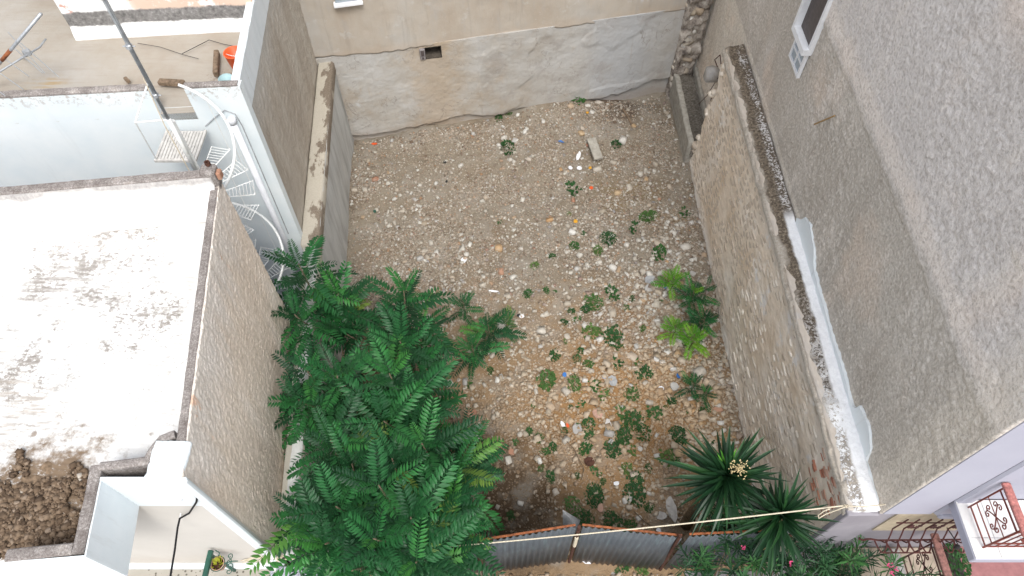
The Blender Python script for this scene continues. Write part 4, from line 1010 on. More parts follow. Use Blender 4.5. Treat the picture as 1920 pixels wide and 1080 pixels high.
# ------------------------------------------------------------------ far left house with roof terrace
hb_ = thing('terrace_house', (-6.5, 10, 0), 'whitewashed house with cream roof terrace behind the stained roof', 'house')
BZt = 5.7; BR = 5.27
rx_ = lambda y: -3.75 - .0959 * (y - 7.6); fy = lambda x: 7.6 + .078 * (x + 3.75)
g0, g1 = -4.95, -4.47
b_ = MB(); b_.prism([(rx_(7.65) - .05, 7.65), (rx_(13.4) - .05, 13.4), (-12, 13.4), (-12, fy(-12) + .1)], -.2, BR - .14); b_.build('body', M['courtyard_white'], hb_)
v, f = relief((rx_(7.6), 7.6, 2.1), (rx_(13.3) - rx_(7.6), 5.7, 0), (0, 0, BZt - 2.1), 300, 190, lambda a, b: fbm(a * 15, b * 12, 3, 16) * .014 + fbm(a * .9, b * .9, 3, 17) * .015, .09)
obj('side_wall', v, f, M['far_render'], hb_, smooth=True)
b_ = MB()
def wpanel(mb, xa, xb, z0, z1, t=.12):
    mb.prism([(xa, fy(xa) - .015), (xb, fy(xb) - .015), (xb, fy(xb) + t), (xa, fy(xa) + t)], z0, z1)
wpanel(b_, g1, rx_(7.6) + .022, 0, BZt - .02); wpanel(b_, g0, g1, 0, BR - .0); wpanel(b_, -12, g0, 0, BZt - .02)
b_.build('front_wall', M['courtyard_white'], hb_)
v, f = relief((-11.9, 6.95, BR - .03), (8.4, 0, 0), (0, 6.4, 0), 200, 150, lambda a, b: fbm(a * 1.4, b * 1.4, 3, 13) * .02, .05)
vv = np.array(v); cen = vv[f].mean(1); kk = (cen[:, 0] < rx_(cen[:, 1]) - .06) & (cen[:, 1] > fy(cen[:, 0]) + .0)
obj('roof', vv, f[kk], M['cream_screed'], hb_, smooth=True)
copingstrip([(rx_(7.6) + .012, 7.6), (rx_(13.3) + .012, 13.3)], .12, BR - .1, BZt + .01, 'whitewash', 'side_coping', 21, hb_)
copingstrip([(g0, fy(g0) - .012), (-12, fy(-12) - .012)][::-1], .12, BZt - .03, BZt + .02, 'mouldy_coping', 'front_coping', 23, hb_)
copingstrip([(g1, fy(g1) - .012), (rx_(7.6) + .0, 7.588)], .10, BZt - .03, BZt + .025, 'mouldy_coping', 'front_coping', 25, hb_)
b_ = MB(); wpanel(b_, g0, g1, BR - .12, BR + .01, .10); b_.build('doorstep', M['cream_screed'], hb_)
v, f = relief((-6.76, 9.24, BR - .1), (rx_(9.4) + 6.76 - .02, .24, 0), (0, 0, 4.2), 160, 160, lambda a, b: fbm(a * 2, b * 2, 4, 23) * .02 + .05 * sstep(.32, .1, b), .12)
obj('penthouse_front', v, f, M['penthouse_wall'], hb_, smooth=True)
b_ = MB(); b_.prism([(-6.76, 9.30), (rx_(9.4) - .03, 9.54), (rx_(13.3) - .1, 13.3), (-6.76, 13.3)], BR - .1, 9.4); b_.build('penthouse', M['penthouse_wall'], hb_)

# drain pipe on the courtyard wall
b_ = MB(); xx = -4.0; b_.tube([(xx, fy(xx) - .06, 5.12), (xx, fy(xx) - .06, .1)], .05, 12); b_.lathe([(.0, 0), (.06, 0), (.062, .08), (.055, .09), (.0, .09)], (xx, fy(xx) - .06, 5.08), 14, False)
dp = b_.build('drain_pipe', M['white_plastic'], hb_, smooth=True)
b_ = MB(); b_.tube([(-4.42, 7.52, 5.02), (-4.25, 7.53, 5.16), (-4.05, 7.54, 5.30), (-3.93, 7.55, 5.22), (-3.90, 7.55, 5.0), (-3.90, 7.55, 2.5)], .008, 5); b_.build('cable', M['cement_sheet'], hb_)

# ------------------------------------------------------------------ spiral stair
cx, cy = -4.35, 6.72
ss = thing('spiral_staircase', (cx, cy, 0), 'white iron spiral staircase between the two white houses', 'staircase')
b_ = MB(); b_.tube([(cx, cy, 0), (cx, cy, 5.85)], .04, 10); b_.build('column', M['white_paint_metal'], ss)
ra = .62; nt = 12; drop = .2
tread = MB()
aw = R(27)
def pol(r, a): return (r * math.cos(a), r * math.sin(a))
for s_ in (-1, 1):
    a = s_ * aw / 2; p0 = pol(.05, a * 3.0); p1 = pol(ra, a)
    tread.tube([(p0[0], p0[1], 0), (p1[0], p1[1], 0)], .009, 4)
for k in range(9):
    r = .20 + k * (ra - .21) / 8; pa = pol(r, -aw / 2); pb = pol(r, aw / 2); tread.tube([(pa[0], pa[1], 0), (pb[0], pb[1], 0)], .006, 4)
pa = pol(ra, -aw / 2); tread.tube([(pa[0], pa[1], 0), (pa[0], pa[1], .0 + .02)], .01, 4)
tme = mesh_from('tread', tread.v, tread.f, M['white_paint_metal'])
for i in range(23):
    a = R(78) - i * R(30); z = 4.80 - i * drop
    inst('tread', tme, ss, (0, 0, z), (0, 0, a))
b_ = MB(); pts = []
for i in range(0, 23 * 5):
    a = R(95) - i * R(6); z = 5.92 - i * drop / 5; pts.append((cx + ra * math.cos(a), cy + ra * math.sin(a), z))
b_.tube(pts, .02, 7); b_.build('handrail', M['white_paint_metal'], ss)
b_ = MB()
for i in range(23):
    a = R(78 - 12) - i * R(30); z = 4.8 - i * drop; xx, yy = cx + ra * math.cos(a), cy + ra * math.sin(a); b_.tube([(xx, yy, z), (xx, yy, z + .98)], .005, 4)
b_.build('balusters', M['white_paint_metal'], ss)
# landing: a perforated plate on a frame
b_ = MB(); lx0, lx1, ly0, ly1 = -4.98, -4.40, 6.86, 7.47
for i in range(13):
    x = lx0 + .015 + i * (lx1 - lx0 - .03) / 12
    b_.box(x - .019, ly0 + .03, 4.985, x + .019, ly1 - .02, 4.997)
for i in range(9):
    y = ly0 + .05 + i * (ly1 - ly0 - .1) / 8; b_.box(lx0 + .01, y - .012, 4.975, lx1 - .01, y + .012, 4.984)
b_.box(lx0, ly0, 4.96, lx1, ly0 + .03, 5.0); b_.box(lx0, ly0 + .03, 4.96, lx0 + .03, ly1, 5.0); b_.box(lx1 - .03, ly0 + .03, 4.96, lx1, ly1, 5.0)
b_.build('landing', M['pale_concrete'], ss)
b_ = MB(); b_.tube([(cx, cy, 5.88), (-4.78, 6.66, 5.88), (-4.83, 7.42, 5.9)], .014, 6); b_.tube([(-4.78, 6.66, 5.88), (-4.95, 6.88, 5.0)], .01, 5); b_.build('landing_rail', M['white_paint_metal'], ss)
# mast rising from the stair column
am = thing('antenna_mast', (cx + .02, cy - .05, 4.95), 'tall grey antenna mast fixed to the spiral staircase column', 'mast')
b_ = MB(); mx, my = cx + .02, cy - .07
b_.tube([(mx, my, 4.95), (mx, my, 5.95)], .028, 10); b_.build('sleeve', M['white_paint_metal'], am, smooth=True)
b_ = MB(); b_.tube([(mx, my, 5.95), (mx, my, 9.3)], .021, 8); b_.tube([(mx + .03, my - .01, 6.35), (mx + .03, my - .01, 9.3)], .010, 6); b_.build('pole', M['galvanised'], am, smooth=True)
for z in (6.3, 7.0, 7.62):
    b_ = MB(); b_.lathe([(.03, 0), (.04, .01), (.04, .05), (.03, .06)], (mx, my, z), 10); b_.tube([(mx - .07, my, z + .03), (mx + .07, my, z + .03)], .008, 5); b_.build('clamp', M['galvanised'], am)
b_ = MB(); b_.tube([(mx - .02, my - .02, 6.6), (mx - .05, my - .06, 5.9), (mx - .03, my - .1, 5.0), (mx + .02, my - .2, 4.75), (mx + .03, my - .16, 4.4)], .007, 5); b_.build('cable', M['rope_fibre'], am)
# bucket hanging near the stair
bk_ = thing('bucket', (cx + .0, 6.63, 4.66), 'small blue bucket beside the foot of the antenna mast', 'bucket')
b_ = MB(); b_.lathe([(.055, 0), (.07, .14), (.078, .145), (.072, .15), (.064, .14), (.05, .02), (.0, .02)], (cx - .0, 6.62, 4.72), 18, False); b_.build('body', M['blue_plastic'], bk_, smooth=True)
b_ = MB(); b_.tube([(cx - .0 + .075 * math.cos(t), 6.62 + .01, 4.87 + .06 * math.sin(t)) for t in np.linspace(0, math.pi, 9)], .004, 5); b_.build('handle', M['white_paint_metal'], bk_)
# brick lump on the back parapet corner
b_ = thing('chimney_stub', (-3.70, 5.95, 5.5), 'small broken brick and plaster stub on the parapet corner by the staircase', 'chimney')
q = MB(); q.box(-3.85, bl(-3.8) - .13, 5.5, -3.66, bl(-3.7) + .04, 5.76, bev=.03); q.build('plaster_lump', M['mouldy_coping'], b_)
q = MB(); q.box(-3.655, bl(-3.7) - .12, 5.60, -3.60, bl(-3.7) - .02, 5.72, bev=.012); q.build('brick', M['terracotta'], b_)
q = MB(); q.lathe([(.035, 0), (.035, .05), (.02, .05), (.02, .01), (0, .01)], (-3.73, bl(-3.73) - .03, 5.79), 12, False); q.build('pipe_hole', M['rusty_post'], b_)

# ------------------------------------------------------------------ things on the cream roof terrace
def on(px, py, z): return PZ(px, py, z)
q = on(452, 128, BR); bu = thing('bucket', (q.x, q.y, BR), 'bright orange bucket behind the white parapet of the roof terrace', 'bucket')
b_ = MB(); b_.lathe([(.10, 0), (.14, .27), (.15, .28), (.145, .29), (.13, .28), (.09, .02), (0, .02)], (q.x - .02, q.y, BR), 20, False); b_.build('body', M['orange_plastic'], bu, smooth=True)
b_ = MB(); b_.tube([(q.x - .02 + .145 * math.cos(t), q.y + .02, BR + .28 - .08 * math.sin(t)) for t in np.linspace(0, math.pi, 9)], .005, 5); b_.build('handle', M['white_paint_metal'], bu)
q = on(421, 150, BR + .1); b_ = MB(); b_.lathe([(.06, 0), (.10, .02), (.11, .07), (.10, .08), (.09, .03), (0, .02)], (q.x, q.y + .05, BR + .02), 16, False); tag(b_.build('basin', M['teal_plastic'], smooth=True), 'small pale teal basin beside the orange bucket', 'basin')
def plank(pa, pb, w, t, mat, label, name='plank', cat='plank', group=None, tilt=0):
    pa = Vector(pa); pb = Vector(pb); d = (pb - pa); L = d.length; x = d.normalized(); y = Vector((0, 0, 1)).cross(x).normalized(); z = x.cross(y)
    Mx = Matrix((x, y, z)).transposed().to_4x4(); Mx.translation = pa
    if tilt: Mx = Mx @ Matrix.Rotation(tilt, 4, 'X')
    b_ = MB(); b_.box(0, -w / 2, 0, L, w / 2, t, Mx, bev=min(w, t) * .15); return tag(b_.build(name, M[mat]), label, cat, group)
plank(on(407, 145, BR + .02), on(409, 103, BR + .02), .07, .10, 'old_wood', 'short weathered wooden post lying near the orange bucket')
a = Vector((g0 + .0, 7.75, BR + .05)); plank(on(300, 157, BR + .02), on(347, 160, BR + .02), .10, .07, 'old_wood', 'dark wooden beam lying across the roof terrace opening')
plank(on(236, 149, BR + .01), on(243, 156, BR + .01), .05, .05, 'old_wood', 'stub of dark wood beside the white parapet')
b_ = MB(); pts = [on(258, 81, BR + .02), on(300, 88, BR + .02), on(345, 103, BR + .02), on(372, 110, BR + .02)]; b_.tube(pts, .005, 4); pts = [on(341, 101, BR + .03), on(392, 75, BR + .03), on(420, 83, BR + .02), on(445, 88, BR + .02)]; b_.tube(pts, .006, 4)
tag(b_.build('wire', M['black_rubber']), 'thin loose wire lying across the cream roof terrace', 'wire')
# yagi antenna
za = BR + .55
A0 = on(-60, 160, za); A1 = on(86, 73, za)
ya = thing('tv_antenna', on(20, 125, BR), 'fallen grey television antenna with thin rods on the roof terrace', 'antenna')
b_ = MB(); b_.tube([A0, on(0, 134, za), on(52, 102, za + .01), on(75, 88, za), A1], .013, 6); b_.build('boom', M['galvanised'], ya, smooth=True)
b_ = MB(); b_.box(-.05, -.04, -.02, .05, .04, .06, Matrix.Translation(on(52, 101, za)) @ Matrix.Rotation(.6, 4, 'Z'), bev=.012); b_.build('junction_box', M['cement_sheet'], ya)
for (xa, yaa, xb, yb) in ((15, 60, 84, 137), (24, 88, 80, 137), (38, 80, 110, 144), (-5, 100, 54, 143), (-10, 130, 44, 168), (-30, 150, 10, 180)):
    b_ = MB(); b_.tube([on(xa, yaa, za + .015), on(xb, yb, za + .015)], .0055, 5); b_.build('rod', M['galvanised'], ya)
b_ = MB(); b_.tube([on(40, 107, za), on(40, 107, BR) + Vector((0, 0, 0))], .012, 6); b_.build('support', M['galvanised'], ya)
lm = thing('leaning_pole', on(0, 118, BR), 'grey pole with red band leaning above the fallen antenna', 'pole')
q0 = on(-40, 165, BR + .05); q1 = on(77, 26, BR + 1.3)
b_ = MB(); b_.tube([q0, q1], .022, 8); b_.build('shaft', M['galvanised'], lm, smooth=True)
b_ = MB(); b_.tube([q0.lerp(q1, .40), q0.lerp(q1, .54)], .026, 8); b_.build('red_band', M['rust_paint'], lm, smooth=True)

# ------------------------------------------------------------------ bits on the left front terrace
rl = thing('green_handrail', (-3.8, 1.4, BZ), 'dark green metal handrail on the left terrace', 'railing')
b_ = MB(); b_.box(-3.83, .35, 2.86, -3.77, 2.15, 2.92, bev=.008); b_.build('top_rail', M['green_paint'], rl)
for y in (.4, 1.2, 2.1): b_ = MB(); b_.box(-3.815, y - .015, BZ, -3.785, y + .015, 2.858); b_.build('post', M['green_paint'], rl)
fp = thing('flower_pot', (-3.66, 2.0, 2.6), 'round clay pot with yellow sprigs hooked on the green handrail', 'flower pot')
pc = on(408, 1057, 2.78)
b_ = MB(); b_.lathe([(.055, -.14), (.082, 0), (.088, .002), (.088, .018), (.078, .018), (.072, -.01)], pc, 20, False); b_.build('pot', M['clay'], fp, smooth=True)
b_ = MB(); b_.lathe([(.074, -.012), (0, -.006)], pc, 16, False); b_.build('soil', M['potting_soil'], fp)
br_ = MB()
br_.tube(flatspiral(pc.x, pc.y, .093, .093, 0, 1, 20, lambda u, v: (u, v, 2.79)), .006, 5)
for (u, v_) in ((430, 1048), (430, 1066)):
    c_ = on(u, v_, 2.80)
    for sg in (1, -1): br_.tube(flatspiral(c_.x, c_.y + sg * .035, .04, .01, R(-90 * sg), sg * 1.2, 12, lambda u, v: (u, v, 2.8)), .006, 5)
c_ = on(437, 1052, 2.8); br_.tube([(pc.x + .09, pc.y, 2.8), (c_.x, c_.y, 2.8), (c_.x + .06, c_.y, 2.8)], .007, 5); br_.tube([on(404, 1032, 2.85), on(412, 1036, 2.85), on(410, 1042, 2.82)], .007, 5)
br_.build('wire_bracket', M['green_paint'], fp)
b_ = MB()
for i in range(26):
    a = random.uniform(0, 6.28); r = random.uniform(0, .06); p0 = Vector((pc.x + r * math.cos(a), pc.y + r * math.sin(a), pc.z)); d = Vector((math.cos(a) * .04, math.sin(a) * .04 + .01, random.uniform(.02, .09)))
    s_ = Vector((-d.y, d.x, 0)).normalized() * .012; b_.add([p0, p0 + d * .5 + s_, p0 + d, p0 + d * .5 - s_], [(0, 1, 2, 3)])
b_.build('foliage', M['yellow_leaf'], fp)
# gate pier and slab at the end of the terrace
gp_ = thing('gate_pier', (-2.95, 1.8, 0), 'low whitewashed pier with brown top panel below the left house corner', 'pier')
b_ = MB(); b_.box(-3.28, .9, -.2, -2.62, 2.14, 2.06, bev=.015); b_.build('pier', M['lavender_white'], gp_)
b_ = MB(); b_.box(-3.26, 1.0, 2.06, -2.82, 1.98, 2.075, bev=.004); b_.build('panel', M['clay'], gp_)
b_ = MB(); b_.tube([on(515, 1056, 2.2), on(517, 1095, 2.2)], .018, 8); b_.build('white_pole', M['white_paint_metal'], gp_)
# black cable swinging from the facade
b_ = MB(); b_.tube([PY(370, 930, 2.17), PY(368, 942, 2.15), PY(355, 962, 2.10), PZ(337, 972, 4.35), PZ(333, 990, 4.35), PZ(328, 1030, 4.38), PZ(318, 1090, 4.45), PZ(305, 1180, 4.6)], .011, 7)
tag(b_.build('cable', M['black_rubber'], smooth=True), 'black cable hanging from the white facade of the left house', 'cable')
b_ = MB(); b_.tube([PY(345, 932, 2.17), PY(340, 935, 2.16), PZ(341, 952, 4.4), PZ(337, 972, 4.36)], .007, 5); tag(b_.build('wire', M['frame_white']), 'short white wire joined to the hanging black cable', 'wire')
# knotted wires at the house corner
b_ = MB()
for k in range(5):
    pts = [on(452 + k * 3 + random.uniform(-3, 3), 1052 + random.uniform(-2, 6), 2.3), on(475, 1048 + random.uniform(-4, 6), 2.35), on(500, 1044 + random.uniform(-3, 5), 2.4), on(520 + random.uniform(-4, 6), 1046 + random.uniform(-4, 6), 2.42), on(530 + random.uniform(-4, 6), 1040 + random.uniform(-2, 16), 2.4), on(518, 1052, 2.38)]
    b_.tube(pts, .007, 5)
tag(b_.build('wire_bundle', M['rope_fibre']), 'tangle of wires knotted at the corner of the left house', 'wires')

# ------------------------------------------------------------------ corrugated fence
fe = thing('metal_fence', (.8, 2.6, 0), 'rusty framed corrugated metal fence closing the front of the lot', 'fence')
def sheet(pa, pb, h0, h1, hb=.02):
    pa = Vector(pa); pb = Vector(pb); L = (pb - pa).length; d = (pb - pa) / L; nr = Vector((-d.y, d.x))
    per = .09; n = int(L / per * 8); v = []; f = []
    for i in range(n + 1):
        t = i / n; o_ = .013 * math.cos(2 * math.pi * t * L / per); p = pa + d * L * t + nr * o_
        for z in (hb, (h0 + (h1 - h0) * t)): v.append((p.x, p.y, z)); 
        for z in (hb, (h0 + (h1 - h0) * t)): v.append((p.x + nr.x * .002, p.y + nr.y * .002, z))
    for i in range(n):
        a_ = i * 4; f += [(a_, a_ + 4, a_ + 5, a_ + 1), (a_ + 2, a_ + 3, a_ + 7, a_ + 6), (a_ + 1, a_ + 5, a_ + 7, a_ + 3), (a_, a_ + 2, a_ + 6, a_ + 4)]
    f += [(0, 1, 3, 2), (n * 4, n * 4 + 2, n * 4 + 3, n * 4 + 1)]
    o = obj('corrugated_sheet', v, f, M['corrugated_sheet'], fe, smooth=True); return o
def rail_(pa, pb, z0, z1, col='rust_paint'):
    b_ = MB(); a = Vector((pa[0], pa[1] + .03, z0)); b = Vector((pb[0], pb[1] + .03, z1)); d = (b - a); L = d.length; x = d.normalized(); y = Vector((0, 0, 1)).cross(x).normalized(); z = x.cross(y)
    Mx = Matrix((x, y, z)).transposed().to_4x4(); Mx.translation = a; b_.box(0, -.014, -.014, L, .014, .016, Mx, bev=.004); b_.build('top_rail', M[col], fe)
FP = [(-2.35, 2.44), (-.48, 2.47), (.93, 2.65), (2.42, 2.53), (3.95, 2.60)]
tp = [(2.02, 2.05), (2.0, 2.09), (2.10, 2.0), (2.06, 2.06)]
for i in range(4):
    a, b = FP[i], FP[i + 1]; sheet((a[0] + .06, a[1]), (b[0] - .04, b[1]), *tp[i]); rail_((a[0] + .05, a[1]), (b[0] - .04, b[1]), tp[i][0] + .01, tp[i][1] + .01)
    rail_((a[0] + .05, a[1] + .0), (b[0] - .04, b[1]), .9, .9, 'rusty_post')
for i, p_ in enumerate(FP):
    b_ = MB(); h = 2.12; lean = -.10 if i == 3 else 0
    b_.tube([(p_[0] + .01, p_[1] - .0, -.05), (p_[0] + .01 + lean, p_[1], h)], .026, 6); b_.build('post', M['rusty_post'], fe)
b_ = MB(); b_.tube([(FP[2][0] + .012, FP[2][1] - .02, 1.15), (FP[2][0] + .01, FP[2][1] - .02, 1.62)], .029, 8); b_.build('post_wrap', M['rope_fibre'], fe)
# grey sheet standing behind the fence
sh = [PY(1055, 957, 2.95), PY(1088, 977, 2.95), PY(1083, 990, 2.85), PY(1072, 1012, 2.8), PY(1056, 1012, 2.8)]
v = [tuple(p) for p in sh] + [tuple(p + Vector((0, .012, 0))) for p in sh]; n = 5
tag(obj('cement_sheet', v, [tuple(range(n)), tuple(range(2 * n - 1, n - 1, -1))] + [(i, n + i, n + (i + 1) % n, (i + 1) % n) for i in range(n)], M['cement_sheet']), 'torn grey cement sheet standing against the fence post', 'sheet')
# rope across
rA = PY(518, 1050, 2.2); rB = PY(1590, 947, 2.42)
b_ = MB(); pts = [rA.lerp(rB, t) + Vector((0, 0, -.32 * 4 * t * (1 - t) * .55)) for t in np.linspace(0, 1, 40)]; b_.tube(pts, .009, 6)
lp = [PY(1590, 947, 2.42), PY(1585, 950, 2.40), PY(1570, 956, 2.4), PY(1548, 964, 2.38), PY(1535, 972, 2.36), PY(1534, 966, 2.36), PY(1545, 958, 2.38), PY(1556, 954, 2.38)]
b_.tube(lp, .008, 5); b_.tube([PY(1590, 947, 2.42), PY(1582, 945, 2.40), PY(1587, 952, 2.40), PY(1592, 949, 2.46), PY(1620, 950, 2.46), PY(1660, 946, 2.49)], .007, 5)
tag(b_.build('rope', M['rope_fibre'], smooth=True), 'pale rope stretched across the front of the lot above the fence', 'rope')
# ------------------------------------------------------------------ foliage shapes
def leaf_mesh(L, pairs, mat, seed, lw=.050, ll=.150, droop=.5):
    """a compound leaf: midrib along +x, leaflets in pairs; bends downward"""
    r = random.Random(seed); v = []; f = []
    def at(t):
        x = L * (t - .12 * t * t * droop); z = L * (.10 * t - .42 * droop * t * t); return Vector((x, 0, z))
    mb = MB(); mb.tube([at(t) for t in (0, .3, .65, 1)], [.0055, .004, .003, .0015], 3); v += mb.v; f += mb.f
    for k in range(pairs):
        t = .16 + .82 * k / (pairs - 1); p = at(t); sz = (.62 + .55 * math.sin(math.pi * min(1, t * .86 + .08))) if t < .97 else .6
        for sg in (1, -1):
            l = ll * sz * r.uniform(.88, 1.08); wd = lw * sz * r.uniform(.85, 1.1); ang = R(74 - 24 * t + r.uniform(-7, 7))
            dx = Vector((math.cos(ang), sg * math.sin(ang), -.16 + r.uniform(-.12, .1))).normalized()
            sd_ = Vector((-math.sin(ang) * sg, math.cos(ang), 0)) * sg; sd_.z = 0
            sd_ = Vector((math.sin(ang), -sg * math.cos(ang), 0)) * -1
            p0 = p + dx * .006; pm = p0 + dx * l * .42 + Vector((0, 0, .006)); pt = p0 + dx * l + Vector((0, 0, -.012))
            q1 = p0 + dx * l * .33 + sd_ * wd * .5; q2 = p0 + dx * l * .33 - sd_ * wd * .5
            q3 = p0 + dx * l * .7 + sd_ * wd * .32; q4 = p0 + dx * l * .7 - sd_ * wd * .32
            n = len(v); v += [tuple(z_) for z_ in (p0, q1, q2, pm, q3, q4, pt)]
            f += [(n, n + 1, n + 3), (n, n + 3, n + 2), (n + 1, n + 4, n + 3), (n + 3, n + 5, n + 2), (n + 4, n + 6, n + 3), (n + 3, n + 6, n + 5)]
    return mesh_from('leaf', v, f, mat)
LEAF = [leaf_mesh(.68 + .06 * i, 10 + i, M['tree_leaf'], i, droop=.35 + .3 * (i % 3)) for i in range(6)]
LEAFY = [leaf_mesh(.34 + .05 * i, 9 + i, M['young_leaf'], 20 + i, .030, .085, .3) for i in range(3)]
LEAFS = [leaf_mesh(.36 + .05 * i, 10 + i, M['tree_leaf'], 30 + i, .028, .08, .4) for i in range(3)]
def rosette(tree, tip, direction, n, meshes, scale=1.0, length=.5, young=None, spread=(72, -8)):
    """leaves in a spiral along the last stretch of a shoot"""
    D = Vector(direction).normalized(); base = Vector(tip) - D * length; wl = worldloc(tree)
    a = D.orthogonal().normalized(); b = D.cross(a); cnt = 0
    ph = random.uniform(0, 6.28)
    for k in range(n):
        t = (k + .5) / n                     # 0 base .. 1 tip
        w = ph + k * 2.39996; el = R(spread[1] + (spread[0] - spread[1]) * t ** 1.6 + random.gauss(0, 6))
        out = (a * math.cos(w) + b * math.sin(w)) * math.cos(el) + D * math.sin(el)
        p = base.lerp(Vector(tip), t)
        x = out.normalized(); up = Vector((0, 0, 1)); y = up.cross(x)
        if y.length < .15: y = a
        y.normalize(); z = x.cross(y); Mx = Matrix((x, y, z)).transposed().to_4x4()
        Mx = Mx @ Matrix.Rotation(random.gauss(0, .25), 4, 'X')
        s_ = scale * (1.0 - .5 * t ** 2.5) * random.uniform(.68, 1.22); Mx.translation = p - wl
        me = random.choice(meshes)
        if young and t > .86: me = random.choice(young)
        inst('leaf', me, tree, None, matrix=Mx @ Matrix.Scale(s_, 4))
def branch(tree, pts, r0, r1, name='branch'):
    b_ = MB(); n = len(pts); b_.tube(pts, [r0 + (r1 - r0) * i / (n - 1) for i in range(n)], 7); return b_.build(name, M['bark'], tree, smooth=True)
def bez(a, c, b, n=7): return [a.lerp(c, t).lerp(c.lerp(b, t), t) for t in np.linspace(0, 1, n)]
TREES = [
 ('slender tree of heaven at the far end of the thicket, feathery against the white wall', (-3.05, 6.2), [(560, 495, 3.1), (552, 590, 2.8), (634, 550, 2.5)]),
 ('tree of heaven with one tall upright shoot over the rubble, middle of the thicket', (-1.75, 5.8), [(757, 545, 2.6), (750, 640, 2.8), (790, 600, 2.0), (640, 620, 2.2)]),
 ('tree of heaven leaning against the left house wall, above the low wall', (-2.75, 5.0), [(572, 690, 3.2), (632, 705, 3.3), (560, 750, 3.0)]),
 ('broad tree of heaven in the centre of the green thicket', (-1.6, 4.7), [(730, 700, 3.2), (770, 740, 3.2), (780, 680, 2.2), (720, 790, 3.4), (775, 790, 2.7)]),
 ('tree of heaven whose lowest arm reaches right over the dark soil', (-1.1, 3.9), [(790, 830, 3.2), (850, 880, 2.6), (880, 830, 1.9), (820, 920, 2.8)]),
 ('tree of heaven nearest the left house corner, foliage over the low wall', (-2.45, 3.5), [(620, 825, 3.5), (660, 870, 3.5), (565, 965, 3.3), (630, 950, 3.7), (610, 1020, 3.6)]),
 ('tree of heaven nearest the camera, overhanging the metal fence', (-1.6, 3.1), [(710, 910, 3.8), (770, 970, 3.7), (700, 1010, 3.8), (820, 950, 3.3), (850, 1000, 2.8), (780, 1055, 3.5), (660, 1070, 3.5), (840, 1065, 2.6), (735, 860, 3.5)]),
]
for (lb, base, tips) in TREES:
    B = Vector((base[0], base[1], float(gz(base[0], base[1])) - .05)); tr = thing('tree_of_heaven', B, lb, 'tree', 'trees of heaven in the thicket')
    top = Vector((0, 0, 0))
    for t_ in tips: top += PZ(*t_)
    top /= len(tips); fork = B.lerp(top, .5) + Vector((0, 0, .1))
    branch(tr, bez(B, B.lerp(fork, .5) + Vector((.08, .05, .1)), fork), .045, .03, 'trunk')
    for t_ in tips:
        tip = PZ(*t_); mid = fork.lerp(tip, .5) + Vector((tip.x - fork.x, tip.y - fork.y, 0)) * .22 - Vector((0, 0, .12))
        pts = bez(fork, mid, tip); branch(tr, pts, .022, .009)
        d = (pts[-1] - pts[-3]).normalized() + Vector((0, 0, .9))
        rosette(tr, tip, d, random.randint(13, 16), LEAF, random.uniform(.98, 1.16), random.uniform(.6, .95), None)
    # a few leaves lower on the stems fill the thicket
    for k in range(10):
        t_ = random.choice(tips); p = fork.lerp(PZ(*t_), random.uniform(.1, .7)); w = random.uniform(0, 6.28); Mx = Matrix.Translation(p - B) @ Euler((random.gauss(0, .2), random.gauss(-.05, .2), w)).to_matrix().to_4x4()
        inst('leaf', random.choice(LEAF), tr, None, matrix=Mx)
# low sprouts right of the thicket and by the stone wall
def sprout(px, py, h, n, meshes, lb, young=None, name='sapling', grp='tree of heaven seedlings', scale=1.0, sp=(70, 5)):
    g = PZ(px, py, h); B = Vector((g.x, g.y, float(gz(g.x, g.y)) - .02)); tr = thing(name, B, lb, 'sapling', grp)
    tip = Vector((g.x, g.y, B.z + h)); branch(tr, [B, B.lerp(tip, .5) + Vector((.03, 0, 0)), tip], .014, .007, 'stem')
    rosette(tr, tip, (0, 0, 1), n, meshes, scale, h * .6, young, sp)
sprout(915, 610, .9, 16, LEAF, 'green seedling right of the thicket with long arching leaves', scale=.72)
sprout(948, 600, .6, 11, LEAFS, 'brighter green seedling on the rubble, right of the long leaved seedling', scale=.95)
sprout(868, 570, .7, 11, LEAFS, 'small seedling above the thicket edge in mid lot', scale=1.0)
sprout(885, 650, .8, 13, LEAF, 'green seedling at the right edge of the thicket, below the other seedlings', scale=.7)
sprout(1262, 525, .6, 14, LEAFY, 'upper yellow green seedling beside the stone wall', scale=1.05)
sprout(1300, 548, .7, 18, LEAFS, 'dark green seedling touching the stone wall, between the yellow green ones', LEAFY, scale=1.0)
sprout(1325, 540, .8, 8, LEAFS, 'dark green seedling standing highest against the stone wall', scale=.9)
sprout(1322, 595, .7, 18, LEAFS, 'dark green seedling against the stone wall, lower than its neighbour', scale=1.0)
sprout(1268, 608, .55, 13, LEAFY, 'lower left yellow green seedling beside the stone wall', scale=.85)
sprout(1302, 628, .65, 15, LEAFY, 'lowest yellow green seedling beside the stone wall', scale=.95)
sprout(1300, 720, .45, 11, LEAFS, 'dark ferny seedling beside the big cream boulder', scale=.85)
sprout(1322, 738, .35, 8, LEAFS, 'small dark ferny seedling below the big cream boulder', scale=.75)

